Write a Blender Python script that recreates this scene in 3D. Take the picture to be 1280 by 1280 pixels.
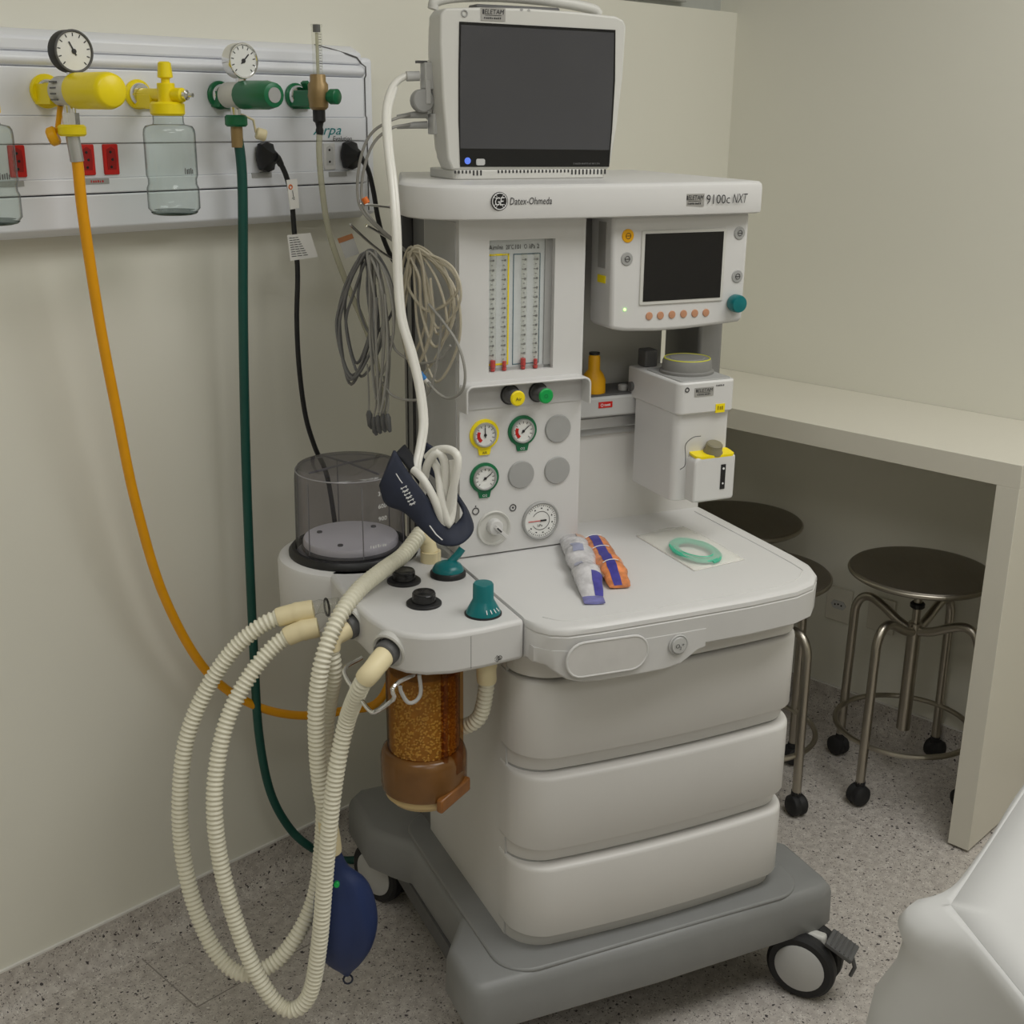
import bpy, math, random
import numpy as np
from mathutils import Vector, Matrix

for o in list(bpy.data.objects): bpy.data.objects.remove(o)
C = bpy.context.scene.collection
S = bpy.context.scene

# ---------------------------------------------------------------- camera, light, exposure
CAMH = 1.5; FPX = 1546.4
PITCH = math.radians(17.896); ROLL = math.radians(.6263)
cam = bpy.data.cameras.new('camera'); camo = bpy.data.objects.new('camera', cam); C.objects.link(camo)
cam.sensor_fit = 'HORIZONTAL'; cam.sensor_width = 36.0; cam.lens = 36.0 * FPX / 1280.0
cam.clip_start = .02
camo.matrix_world = (Matrix.Translation((0, 0, CAMH)) @ Matrix.Rotation(math.pi / 2 - PITCH, 4, 'X')
                     @ Matrix.Rotation(ROLL, 4, 'Z'))
S.camera = camo
S.view_settings.view_transform = 'Standard'; S.view_settings.look = 'None'
S.view_settings.exposure = -0.05; S.view_settings.gamma = 1.0
S.view_settings.use_curve_mapping = False
w = bpy.data.worlds.new('world'); S.world = w; w.use_nodes = True
w.node_tree.nodes['Background'].inputs[0].default_value = (.9, .93, 1, 1)
w.node_tree.nodes['Background'].inputs[1].default_value = .05
MYAW = math.radians(24.52); RYAW = math.radians(46.02)
FR = {'M': MYAW, 'R': RYAW, 'W': 0.0}

def lamp(name, loc, size, power, col, rz):
    l = bpy.data.lights.new(name, 'AREA'); l.shape = 'RECTANGLE'; l.size, l.size_y = size
    l.energy = power; l.color = col
    o = bpy.data.objects.new(name, l); C.objects.link(o); o.location = loc; o.rotation_euler = (0, 0, rz)
    return o
LC = (1.0, .995, .98)
lamp('ceiling_lamp', (1.15, 1.35, 2.66), (1.3, 1.0), 23, LC, RYAW)
lamp('ceiling_lamp', (-.45, .25, 2.66), (1.3, .6), 10.5, LC, RYAW)
lamp('ceiling_lamp', (1.0, -.9, 2.66), (1.3, .6), 12, LC, RYAW)

# ---------------------------------------------------------------- pixel -> place helpers
_p, _r = PITCH, ROLL
_fw = np.array([0, math.cos(_p), -math.sin(_p)]); _ri = np.array([1., 0, 0]); _dn = np.cross(_fw, _ri)
_c, _s = math.cos(_r), math.sin(_r)
CM = np.array([[_c, -_s, 0], [_s, _c, 0], [0, 0, 1]]) @ np.array([_ri, _dn, _fw])
O3 = np.array([0, 0, CAMH])
def ray(u, v, fr='W'):
    d = CM.T @ np.array([(u - 640) / FPX, (v - 640) / FPX, 1.]); a = FR[fr]
    return np.array([d[0] * math.cos(a) + d[1] * math.sin(a), -d[0] * math.sin(a) + d[1] * math.cos(a), d[2]])
def at(fr, u, v, x=None, y=None, z=None):
    """the point, in frame fr, that stands at photograph pixel u,v at a known x, y or z of that frame"""
    d = ray(u, v, fr)
    t = x / d[0] if x is not None else y / d[1] if y is not None else (z - CAMH) / d[2]
    return tuple(O3 + t * d)
def conv(p, a, b):
    """a point of frame a in frame b"""
    q = FR[a] - FR[b]; c, s = math.cos(q), math.sin(q)
    return (p[0] * c - p[1] * s, p[0] * s + p[1] * c, p[2])

# ---------------------------------------------------------------- mesh helpers
def unit(v): v = np.array(v, float); return v / np.linalg.norm(v)
def frame_of(ax):
    ax = unit(ax); h = np.array([0, 0, 1.]) if abs(ax[2]) < .9 else np.array([1., 0, 0])
    a = unit(np.cross(h, ax)); return a, np.cross(ax, a), ax
class MB:
    def __init__(s): s.v = []; s.f = []
    def add(s, vs, fs):
        n = len(s.v); s.v += [tuple(map(float, p)) for p in vs]; s.f += [tuple(n + i for i in f) for f in fs]; return s
    def box(s, x0, x1, y0, y1, z0, z1):
        return s.add([(x, y, z) for z in (z0, z1) for y in (y0, y1) for x in (x0, x1)],
                     [(0, 2, 3, 1), (4, 5, 7, 6), (0, 1, 5, 4), (2, 6, 7, 3), (0, 4, 6, 2), (1, 3, 7, 5)])
    def obox(s, c, a, b, d, ha, hb, hd):
        c = np.array(c); a = unit(a) * ha; b = unit(b) * hb; d = unit(d) * hd
        return s.add([c + i * a + j * b + k * d for k in (-1, 1) for j in (-1, 1) for i in (-1, 1)],
                     [(0, 2, 3, 1), (4, 5, 7, 6), (0, 1, 5, 4), (2, 6, 7, 3), (0, 4, 6, 2), (1, 3, 7, 5)])
    def loft(s, rings, cap=True, close=True):
        n = len(rings[0]); vs = [p for r in rings for p in r]; fs = []
        for i in range(len(rings) - 1):
            for j in range(n if close else n - 1):
                k = (j + 1) % n; fs.append((i * n + j, i * n + k, (i + 1) * n + k, (i + 1) * n + j))
        if cap:
            fs.append(tuple(range(n))[::-1]); fs.append(tuple((len(rings) - 1) * n + j for j in range(n)))
        return s.add(vs, fs)
    def prism(s, poly, a0, a1, axis='z'):
        g = {'z': lambda p, a: (p[0], p[1], a), 'y': lambda p, a: (p[0], a, p[1]), 'x': lambda p, a: (a, p[0], p[1])}[axis]
        return s.loft([[g(p, a0) for p in poly], [g(p, a1) for p in poly]])
    def lathe(s, prof, c, ax=(0, 0, 1), seg=24, sq=1.0, cap=True):
        a, b, d = frame_of(ax); c = np.array(c, float)
        return s.loft([[c + d * h + r * (math.cos(t) * a * sq + math.sin(t) * b) for t in np.linspace(0, 2 * math.pi, seg, endpoint=False)]
                       for r, h in prof], cap)
    def cyl(s, c, ax, r, h, seg=24, ch=0):
        return s.lathe([(r - ch, 0), (r, ch), (r, h - ch), (r - ch, h)] if ch else [(r, 0), (r, h)], c, ax, seg)
    def ball(s, c, r, seg=16, sc=(1, 1, 1)):
        n = seg // 2
        return s.loft([[(c[0] + sc[0] * r * math.sin(q) * math.cos(t), c[1] + sc[1] * r * math.sin(q) * math.sin(t), c[2] - sc[2] * r * math.cos(q))
                        for t in np.linspace(0, 2 * math.pi, seg, endpoint=False)] for q in np.linspace(.02, math.pi - .02, n)])
    def tube(s, path, r, seg=10, cap=True, flat=None):
        P = [np.array(p, float) for p in path]; n = len(P); rings = []; up = None
        for i in range(n):
            t = unit(P[min(i + 1, n - 1)] - P[max(i - 1, 0)])
            if up is None: up = frame_of(t)[0]
            up = unit(up - t * np.dot(up, t)); bb = np.cross(t, up)
            rr = r(i, n) if callable(r) else r
            rings.append([P[i] + rr * (math.cos(q) * up + math.sin(q) * bb) for q in np.linspace(0, 2 * math.pi, seg, endpoint=False)])
        return s.loft(rings, cap)
    def ring(s, c, ax, R, r, seg=28, k=8, sq=1.0):
        a, b, d = frame_of(ax); c = np.array(c, float); rings = []
        for t in np.linspace(0, 2 * math.pi, seg, endpoint=False):
            e = math.cos(t) * a * sq + math.sin(t) * b
            rings.append([c + e * (R + r * math.cos(q)) + d * r * math.sin(q) for q in np.linspace(0, 2 * math.pi, k, endpoint=False)])
        rings.append(rings[0]); return s.loft(rings, False)
    def text(s, txt, org, right, up, width, height=None, depth=.0004, shear=0.0):
        cu = bpy.data.curves.new('t', 'FONT'); cu.body = txt; cu.size = 1; cu.resolution_u = 2; cu.shear = shear
        ob = bpy.data.objects.new('t', cu); C.objects.link(ob)
        dg = bpy.context.evaluated_depsgraph_get(); me = bpy.data.meshes.new_from_object(ob.evaluated_get(dg))
        V = [tuple(q.co) for q in me.vertices]; F_ = [tuple(p.vertices) for p in me.polygons]
        bpy.data.objects.remove(ob); bpy.data.curves.remove(cu); bpy.data.meshes.remove(me)
        if not V: return s
        x0 = min(p[0] for p in V); x1 = max(p[0] for p in V); y0 = min(p[1] for p in V); y1 = max(p[1] for p in V)
        k = width / (x1 - x0); ky = height / (y1 - y0) if height else k
        r_, u_ = unit(right), unit(up); n_ = np.cross(r_, u_); o = np.array(org, float)
        return s.add([o + r_ * (p[0] - x0) * k + u_ * (p[1] - y0) * ky + n_ * depth for p in V], F_)

def spline(pts, n=8):
    P = [np.array(p, float) for p in pts]; P = [2 * P[0] - P[1]] + P + [2 * P[-1] - P[-2]]; out = []
    for i in range(1, len(P) - 2):
        a, b, c, d = P[i - 1:i + 3]
        for t in np.linspace(0, 1, n, endpoint=False):
            out.append(.5 * (2 * b + (c - a) * t + (2 * a - 5 * b + 4 * c - d) * t * t + (3 * b - a - 3 * c + d) * t ** 3))
    out.append(P[-2]); return out
def resample(path, step):
    P = np.array(path); L = np.r_[0, np.cumsum(np.linalg.norm(np.diff(P, axis=0), axis=1))]
    n = max(2, int(L[-1] / step)); q = np.linspace(0, L[-1], n + 1)
    return [np.array([np.interp(t, L, P[:, k]) for k in range(3)]) for t in q]
def rrect(x0, x1, y0, y1, r, n=6, bow=0):
    """rounded rectangle, r may be one radius or four (x0y0, x1y0, x1y1, x0y1)"""
    r = (r,) * 4 if not isinstance(r, (tuple, list)) else r; out = []
    for (cx, cy, a0), q in zip(((x0 + r[0], y0 + r[0], 180), (x1 - r[1], y0 + r[1], 270), (x1 - r[2], y1 - r[2], 0), (x0 + r[3], y1 - r[3], 90)), r):
        for k in range(n + 1):
            a = math.radians(a0 + 90 * k / n); out.append((cx + q * math.cos(a), cy + q * math.sin(a)))
    if bow:
        m = (x0 + x1) / 2; h = (x1 - x0) / 2; ym = (y0 + y1) / 2
        if n < 20:  # extra points along the front so that the bow shows
            i = n + 1; a, b = out[n], out[n + 1]
            out[n + 1:n + 1] = [(a[0] + (b[0] - a[0]) * t, a[1] + (b[1] - a[1]) * t) for t in np.linspace(0, 1, 10)[1:-1]]
        out = [(x, y - bow * (1 - ((x - m) / h) ** 2) if y < ym else y) for x, y in out]
    return out

BASE = {}
def make(name, mb, mat, base=(0, 0, 0), bevel=0, smooth=40, seg=2, solid=0):
    me = bpy.data.meshes.new(name)
    me.from_pydata([(p[0] - base[0], p[1] - base[1], p[2] - base[2]) for p in mb.v], [], mb.f)
    import bmesh
    bm = bmesh.new(); bm.from_mesh(me); bmesh.ops.recalc_face_normals(bm, faces=bm.faces); bm.to_mesh(me); bm.free()
    if smooth:
        me.shade_smooth(); me.set_sharp_from_angle(angle=math.radians(smooth))
    me.materials.append(mat)
    o = bpy.data.objects.new(name, me); C.objects.link(o)
    if solid:
        m = o.modifiers.new('solid', 'SOLIDIFY'); m.thickness = solid; m.offset = 0
    if bevel:
        m = o.modifiers.new('bevel', 'BEVEL'); m.width = bevel; m.segments = seg; m.limit_method = 'ANGLE'; m.angle_limit = math.radians(40)
    return o
def tag(o, label, cat, group=None):
    o['label'] = label; o['category'] = cat
    if group: o['group'] = group
    return o
def setpose(o, base, fr):
    o.location = conv(base, fr, 'W'); o.rotation_euler = (0, 0, FR[fr]); BASE[o] = (base, fr)
def thing(name, label, cat, base, fr='M', group=None):
    o = bpy.data.objects.new(name, None); C.objects.link(o); o.empty_display_size = .05
    setpose(o, base, fr); return tag(o, label, cat, group)
def root_base(o):
    while o.parent: o = o.parent
    return BASE[o][0]
def part(name, mb, mat, parent, bevel=0, smooth=40, seg=2, solid=0, label=None):
    o = make(name, mb, mat, root_base(parent), bevel, smooth, seg, solid); o.parent = parent
    if label: o['label'] = label
    return o
def solo(name, mb, mat, label, cat, base, fr='M', group=None, **k):
    o = make(name, mb, mat, base, **k); setpose(o, base, fr); return tag(o, label, cat, group)
def struct(name, mb, mat, fr='R', **k):
    o = make(name, mb, mat, (0, 0, 0), **k); setpose(o, (0, 0, 0), fr); o['kind'] = 'structure'; return o

# ---------------------------------------------------------------- materials
def lin(c): return tuple((x / 255 / 12.92 if x / 255 <= .04045 else ((x / 255 + .055) / 1.055) ** 2.4) for x in c)
def mat(name, col, rough=.45, metal=0, var=.04, scale=30, bump=0, bscale=200, spec=.5, emit=0, coat=0, sss=0):
    m = bpy.data.materials.new(name); m.use_nodes = True; N = m.node_tree.nodes; L = m.node_tree.links; b = N['Principled BSDF']
    c = lin(col); tc = N.new('ShaderNodeTexCoord'); no = N.new('ShaderNodeTexNoise'); no.inputs['Scale'].default_value = scale; no.inputs['Detail'].default_value = 4
    L.new(tc.outputs['Object'], no.inputs['Vector'])
    rp = N.new('ShaderNodeValToRGB'); rp.color_ramp.elements[0].position = .3; rp.color_ramp.elements[1].position = .7
    rp.color_ramp.elements[0].color = (*[x * (1 - var) for x in c], 1); rp.color_ramp.elements[1].color = (*[min(1, x * (1 + var)) for x in c], 1)
    L.new(no.outputs['Fac'], rp.inputs[0]); L.new(rp.outputs[0], b.inputs['Base Color'])
    b.inputs['Roughness'].default_value = rough; b.inputs['Metallic'].default_value = metal
    b.inputs['Specular IOR Level'].default_value = spec; b.inputs['Coat Weight'].default_value = coat
    if bump:
        n2 = N.new('ShaderNodeTexNoise'); n2.inputs['Scale'].default_value = bscale; L.new(tc.outputs['Object'], n2.inputs['Vector'])
        bp = N.new('ShaderNodeBump'); bp.inputs['Strength'].default_value = bump; bp.inputs['Distance'].default_value = .002
        L.new(n2.outputs['Fac'], bp.inputs['Height']); L.new(bp.outputs['Normal'], b.inputs['Normal'])
    if emit:
        b.inputs['Emission Color'].default_value = (*c, 1); b.inputs['Emission Strength'].default_value = emit
    if sss:
        b.inputs['Subsurface Weight'].default_value = sss; b.inputs['Subsurface Radius'].default_value = (.01, .008, .006)
    return m
def clear(name, tint, edge=.35, rough=.05, body=0.0, bodycol=(200, 200, 200), ior=1.45, e0=.55):
    """thin clear plastic or glass: see-through with a tint, fresnel gloss, darker at grazing angles"""
    m = bpy.data.materials.new(name); m.use_nodes = True; N = m.node_tree.nodes; L = m.node_tree.links
    for n in list(N):
        if n.type == 'BSDF_PRINCIPLED': N.remove(n)
    out = [n for n in N if n.type == 'OUTPUT_MATERIAL'][0]
    tr = N.new('ShaderNodeBsdfTransparent'); gl = N.new('ShaderNodeBsdfGlossy'); df = N.new('ShaderNodeBsdfDiffuse')
    lw = N.new('ShaderNodeLayerWeight'); lw.inputs['Blend'].default_value = .5
    rp = N.new('ShaderNodeValToRGB'); t = lin(tint)
    rp.color_ramp.elements[0].color = (*t, 1); rp.color_ramp.elements[1].color = (*[x * edge for x in t], 1); rp.color_ramp.elements[0].position = e0
    no = N.new('ShaderNodeTexNoise'); no.inputs['Scale'].default_value = 40
    fm = N.new('ShaderNodeMath'); fm.operation = 'MULTIPLY_ADD'; fm.inputs[1].default_value = .06
    L.new(no.outputs['Fac'], fm.inputs[0]); L.new(lw.outputs['Facing'], fm.inputs[2]); L.new(fm.outputs[0], rp.inputs[0]); L.new(rp.outputs[0], tr.inputs[0])
    gl.inputs['Roughness'].default_value = rough; df.inputs['Color'].default_value = (*lin(bodycol), 1)
    pw = N.new('ShaderNodeMath'); pw.operation = 'POWER'; pw.inputs[1].default_value = 4; L.new(lw.outputs['Facing'], pw.inputs[0])
    fr = N.new('ShaderNodeMath'); fr.operation = 'MULTIPLY_ADD'; fr.inputs[1].default_value = .5 * (ior - 1) / .45; fr.inputs[2].default_value = ((ior - 1) / (ior + 1)) ** 2; L.new(pw.outputs[0], fr.inputs[0])
    m1 = N.new('ShaderNodeMixShader'); m2 = N.new('ShaderNodeMixShader'); m1.inputs[0].default_value = body
    L.new(tr.outputs[0], m1.inputs[1]); L.new(df.outputs[0], m1.inputs[2])
    L.new(fr.outputs[0], m2.inputs[0]); L.new(m1.outputs[0], m2.inputs[1]); L.new(gl.outputs[0], m2.inputs[2]); L.new(m2.outputs[0], out.inputs[0])
    return m
def floor_mat():
    m = bpy.data.materials.new('vinyl_floor'); m.use_nodes = True; N = m.node_tree.nodes; L = m.node_tree.links; b = N['Principled BSDF']
    tc = N.new('ShaderNodeTexCoord'); no = N.new('ShaderNodeTexNoise'); no.inputs['Scale'].default_value = 55; no.inputs['Detail'].default_value = 6
    L.new(tc.outputs['Object'], no.inputs['Vector'])
    rp = N.new('ShaderNodeValToRGB'); rp.color_ramp.elements[0].position = .35; rp.color_ramp.elements[1].position = .68
    rp.color_ramp.elements[0].color = (*lin((184, 177, 170)), 1); rp.color_ramp.elements[1].color = (*lin((210, 204, 196)), 1)
    L.new(no.outputs['Fac'], rp.inputs[0]); prev = rp.outputs[0]
    for sc, thr, col, rnd in ((230, .80, (92, 86, 84), 1), (320, .70, (140, 133, 128), 1), (260, .84, (228, 224, 216), 1), (130, .94, (74, 69, 70), 1)):
        dn = N.new('ShaderNodeTexNoise'); dn.inputs['Scale'].default_value = sc * .7; ad = N.new('ShaderNodeMixRGB'); ad.inputs[0].default_value = .012
        L.new(tc.outputs['Object'], dn.inputs['Vector']); L.new(tc.outputs['Object'], ad.inputs[1]); L.new(dn.outputs['Color'], ad.inputs[2])
        vo = N.new('ShaderNodeTexVoronoi'); vo.inputs['Scale'].default_value = sc; L.new(ad.outputs[0], vo.inputs['Vector'])
        sp = N.new('ShaderNodeSeparateColor'); L.new(vo.outputs['Color'], sp.inputs[0])
        g1 = N.new('ShaderNodeMath'); g1.operation = 'GREATER_THAN'; g1.inputs[1].default_value = thr; L.new(sp.outputs[0], g1.inputs[0])
        g2 = N.new('ShaderNodeMath'); g2.operation = 'LESS_THAN'; g2.inputs[1].default_value = .36; L.new(vo.outputs['Distance'], g2.inputs[0])
        mu = N.new('ShaderNodeMath'); mu.operation = 'MULTIPLY'; L.new(g1.outputs[0], mu.inputs[0]); L.new(g2.outputs[0], mu.inputs[1])
        mx = N.new('ShaderNodeMixRGB'); L.new(mu.outputs[0], mx.inputs[0]); L.new(prev, mx.inputs[1]); mx.inputs[2].default_value = (*lin(col), 1); prev = mx.outputs[0]
    L.new(prev, b.inputs['Base Color']); b.inputs['Roughness'].default_value = .42; b.inputs['Specular IOR Level'].default_value = .4
    return m
def brushed(name, col, rough, axis_scale):
    m = mat(name, col, rough, 1.0, .06, 8); N = m.node_tree.nodes; L = m.node_tree.links
    n = N.new('ShaderNodeTexNoise'); mp = N.new('ShaderNodeMapping'); mp.inputs['Scale'].default_value = axis_scale
    L.new(N['Texture Coordinate'].outputs['Object'], mp.inputs[0]); L.new(mp.outputs[0], n.inputs['Vector']); n.inputs['Scale'].default_value = 20
    r = N.new('ShaderNodeMapRange'); r.inputs[3].default_value = rough - .08; r.inputs[4].default_value = rough + .1
    L.new(n.outputs['Fac'], r.inputs[0]); L.new(r.outputs[0], N['Principled BSDF'].inputs['Roughness']); return m

FLOOR = floor_mat()
WALL = mat('wall_paint', (229, 227, 214), .6, var=.012, scale=3, bump=.03, bscale=300)
CEIL = mat('ceiling_paint', (240, 240, 236), .8, var=.01, scale=3)
CORNERSEAL = mat('cove_seal', (232, 230, 225), .5)
WHITE = mat('white_plastic', (216, 215, 213), .38, var=.012, scale=12, bump=.02, bscale=900)
WHITE2 = mat('off_white_plastic', (208, 207, 201), .42, var=.015, scale=12)
CABW = mat('cabinet_paint', (222, 220, 216), .36, var=.012, scale=10)
PANELW = mat('panel_grey_white', (234, 236, 241), .35, var=.012, scale=10)
GREYP = mat('grey_base_plastic', (138, 139, 138), .42, var=.03, scale=20, bump=.05, bscale=700)
GREYM = mat('mid_grey_plastic', (166, 166, 164), .5, var=.02)
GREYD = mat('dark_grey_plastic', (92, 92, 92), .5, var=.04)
GREYL = mat('light_grey_plastic', (196, 196, 194), .5, var=.02)
POST = mat('anodised_post', (150, 150, 150), .4, .55, var=.03)
GROOVE = mat('groove_black', (42, 42, 44), .6)
BLACK = mat('black_plastic', (26, 26, 28), .45, var=.08)
RUBBER = mat('black_rubber', (30, 30, 31), .6, var=.1)
SCREEN = mat('screen_glass', (72, 72, 75), .22, var=.05, scale=6)
SCREEND = mat('screen_dark_glass', (22, 21, 23), .15, var=.05, scale=6)
BEZ = mat('screen_edge', (14, 14, 16), .3)
CHROME = mat('chrome', (225, 225, 225), .12, 1.0)
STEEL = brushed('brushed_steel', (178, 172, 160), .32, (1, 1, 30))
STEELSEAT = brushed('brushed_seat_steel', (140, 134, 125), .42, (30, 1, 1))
ALU = mat('satin_aluminium', (200, 200, 200), .35, .8)
BRASS = mat('brass', (158, 132, 88), .4, .35, var=.06)
TEAL = mat('teal_plastic', (0, 112, 116), .3, var=.04)
YEL = mat('yellow_plastic', (250, 226, 10), .35, var=.03)
YELH = mat('yellow_hose', (240, 166, 0), .42, var=.04)
ORY = mat('amber_yellow_plastic', (244, 178, 0), .4, var=.03)
GRN = mat('green_plastic', (10, 108, 66), .35, var=.04)
GRND = mat('dark_green_hose', (12, 76, 66), .45, var=.05)
GRNB = mat('bright_green_plastic', (0, 164, 76), .35, var=.03)
RED = mat('red_plastic', (206, 26, 20), .4, var=.03)
REDP = mat('red_print', (196, 40, 38), .5)
CREAM = mat('cream_rubber', (240, 226, 184), .5, var=.02, scale=25)
HOSE = mat('hose_ivory', (236, 232, 212), .42, var=.02, scale=40)
TUBEW = mat('white_vinyl_tube', (232, 230, 222), .3, var=.02)
CABG = mat('cable_grey', (150, 148, 142), .5, var=.04)
CABD = mat('cable_dark_grey', (112, 112, 112), .5, var=.04)
CABB = mat('cable_beige', (186, 178, 158), .5, var=.05)
NAVY = mat('navy_cloth', (34, 40, 58), .7, var=.12, scale=60, bump=.15, bscale=900)
BAG = mat('blue_rubber', (28, 48, 96), .5, var=.1, scale=14, bump=.05, bscale=90)
SHEET = mat('white_sheet', (206, 206, 204), .8, var=.01, scale=6, bump=.05, bscale=60)
INK = mat('dark_print', (46, 46, 48), .6)
INKW = mat('white_print', (235, 235, 235), .5)
INKT = mat('teal_print', (0, 130, 135), .5)
STICK = mat('silver_sticker', (170, 168, 164), .35, .2)
PAPER = mat('white_paper', (236, 234, 228), .6, var=.02)
ORANGE = mat('orange_print', (232, 118, 40), .4, var=.12, scale=80)
BLUEP = mat('blue_print', (66, 62, 150), .4, var=.2, scale=90)
BROWN = mat('brown_tag', (150, 98, 58), .6)
COPPER = mat('copper_key', (196, 144, 112), .45, var=.04)
DIAL = mat('dial_white', (236, 236, 232), .4)
LED = mat('green_led', (150, 255, 110), .4, emit=4)
BLED = mat('blue_lamp', (90, 120, 220), .3, emit=.6)
BELL = mat('bellows_white', (238, 238, 238), .45, var=.01)
AMBER = clear('amber_clear', (236, 206, 158), .35, .12, .10, (120, 84, 40), 1.35)
SMOKE = clear('smoke_clear', (224, 222, 227), .42, .06, .05, (150, 150, 156), 1.4, .5)
SMOKED = clear('dark_smoke_clear', (150, 148, 148), .4, .08, .2, (70, 70, 70))
GLASS = clear('bottle_glass', (244, 249, 247), .06, .03, .03, (200, 212, 208), 1.5, .60)
CLEAR = clear('clear_plastic', (252, 252, 250), .85, .08, .06, (225, 225, 220), 1.3, .7)
MILK = clear('milky_tube', (225, 224, 205), .5, .2, .45, (225, 223, 205))
POUCH = clear('clear_pouch', (252, 252, 250), .97, .25, .28, (244, 244, 240), 1.12, .8)
WIN = clear('window_glass', (215, 220, 215), .6, .05, .05)
MINT = mat('mint_tube', (70, 186, 150), .35, var=.08, scale=50)
GRAN = mat('soda_lime', (196, 172, 118), .8, var=.15, scale=120)

# ================================================================ the room
WY, WX = 1.87, 2.71          # left wall plane (y) and right wall plane (x) of the room frame
X0, Y0, HC = -2.2, -2.4, 2.7
fl = struct('floor', MB().box(X0 - .1, WX + .1, Y0 - .1, WY + .15, -.08, 0), FLOOR)
sm = MB()
a = at('R', 168, 1180, z=0); b_ = at('R', 246, 1259, z=0)
sm.box(b_[0] - .0012, b_[0] + .0012, b_[1], WY - .03, -.001, .0004); sm.box(b_[0], b_[0] + 1.1, b_[1] - .0012, b_[1] + .0012, -.001, .0004)
part('seam', sm, mat('seam_weld', (150, 144, 138), .5), fl)
struct('ceiling', MB().box(X0 - .1, WX + .1, Y0 - .1, WY + .15, HC, HC + .1), CEIL)
struct('wall_left', MB().box(X0 - .1, WX + .1, WY, WY + .1, 0, 1.737), WALL)
LEDGE = mat('recess_grey_paint', (186, 188, 182), .6)
struct('wall_upper', MB().box(X0 - .1, WX + .1, WY + .05, WY + .15, 1.737, HC), LEDGE)
struct('wall_right', MB().box(WX, WX + .1, Y0 - .1, WY + .15, 0, HC), WALL)
struct('wall_near', MB().box(X0 - .1, WX + .1, Y0 - .1, Y0, 0, HC), WALL)
struct('wall_far_side', MB().box(X0 - .1, X0, Y0 - .1, WY + .15, 0, HC), WALL)
wn = struct('window_1', MB().box(1.6, 2.545, WY + .03, WY + .05, 1.752, 1.772).box(2.525, 2.545, WY + .03, WY + .05, 1.772, 2.5).box(1.6, 1.62, WY + .03, WY + .05, 1.772, 2.5).box(1.6, 2.545, WY + .03, WY + .05, 2.5, 2.52), ALU, bevel=.002)
part('pane', MB().box(1.62, 2.525, WY + .044, WY + .05, 1.772, 2.5), SCREEND, wn)
def cove(name, fn):
    prof = [(.0, .078), (.004, .078), (.0045, .05), (.008, .03), (.016, .014), (.03, .0045), (.046, .0005), (.046, -.01), (0, -.01)]
    mb = MB(); mb.loft([[fn(d, z, e) for d, z in prof] for e in (0, 1)]); return mb
struct('baseboard_left', cove('l', lambda d, z, e: ((X0, WX - .0)[e], WY - d, z)), FLOOR, smooth=60)
struct('baseboard_right', cove('r', lambda d, z, e: (WX - d, (Y0, WY)[e], z)), FLOOR, smooth=60)
struct('trim_1', MB().box(X0, WX, WY - .005, WY, .078, .082), CORNERSEAL)
struct('trim_2', MB().box(WX - .005, WX, Y0, WY, .078, .082), CORNERSEAL)

# ================================================================ anaesthesia machine
AM = thing('anaesthesia_machine', 'white anaesthesia machine with three drawers on a grey wheeled base', 'medical machine', (.95, 1.75, 0), 'M')
CY = 1.774                                   # plane of the flowmeter column front
def scrib(mb, o, right, w, h, n, y=0, seed=1):
    # print too small to read: a row of short strokes
    rnd = random.Random(seed); r_ = unit(right); o = np.array(o, float)
    for k in range(n):
        a = w * (k + .15) / n; b = w * (k + rnd.uniform(.55, .9)) / n; hh = h * rnd.uniform(.7, 1)
        mb.obox(o + r_ * (a + b) / 2 + np.array((0, 0, hh / 2)), r_, np.cross((0, 0, 1), r_), (0, 0, 1), (b - a) / 2, .0002, hh / 2)
    return mb
def AMY(u, v, y): p = at('M', u, v, y=y); return (p[0], p[2])
# base
def base_outline(d):
    L_ = [(.620, 1.478), (.64, 1.470), (.95, 1.464), (1.28, 1.470), (1.312, 1.482), (1.318, 1.51), (1.318, 1.62), (1.29, 1.66), (1.275, 1.70), (1.275, 1.88),
          (1.29, 1.92), (1.325, 1.96), (1.325, 2.10), (1.30, 2.13), (.64, 2.13), (.606, 2.10), (.606, 1.975), (.635, 1.925), (.662, 1.89), (.664, 1.66), (.628, 1.61), (.612, 1.585), (.610, 1.50)]
    n = len(L_); out = []
    for i in range(n):
        a, b, c = [np.array(L_[(i + k) % n]) for k in (-1, 0, 1)]
        t = unit(c - a); out.append(tuple(b + d * np.array([-t[1], t[0]])))
    return out
bm_ = MB(); bm_.loft([[(x, y, z) for x, y in base_outline(d)] for z, d in ((.118, .003), (.124, 0), (.184, .002), (.195, .006), (.2015, .012), (.2035, .018))])
bs = part('base', bm_, GREYP, AM, smooth=50)
part('rim', MB().prism(rrect(.672, 1.255, 1.478, 1.98, .06, 8), .2, .208), GREYP, bs, bevel=.003)
part('skirt', MB().prism(rrect(.66, 1.27, 1.52, 2.09, .03), .085, .12), GREYD, bs)
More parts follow.
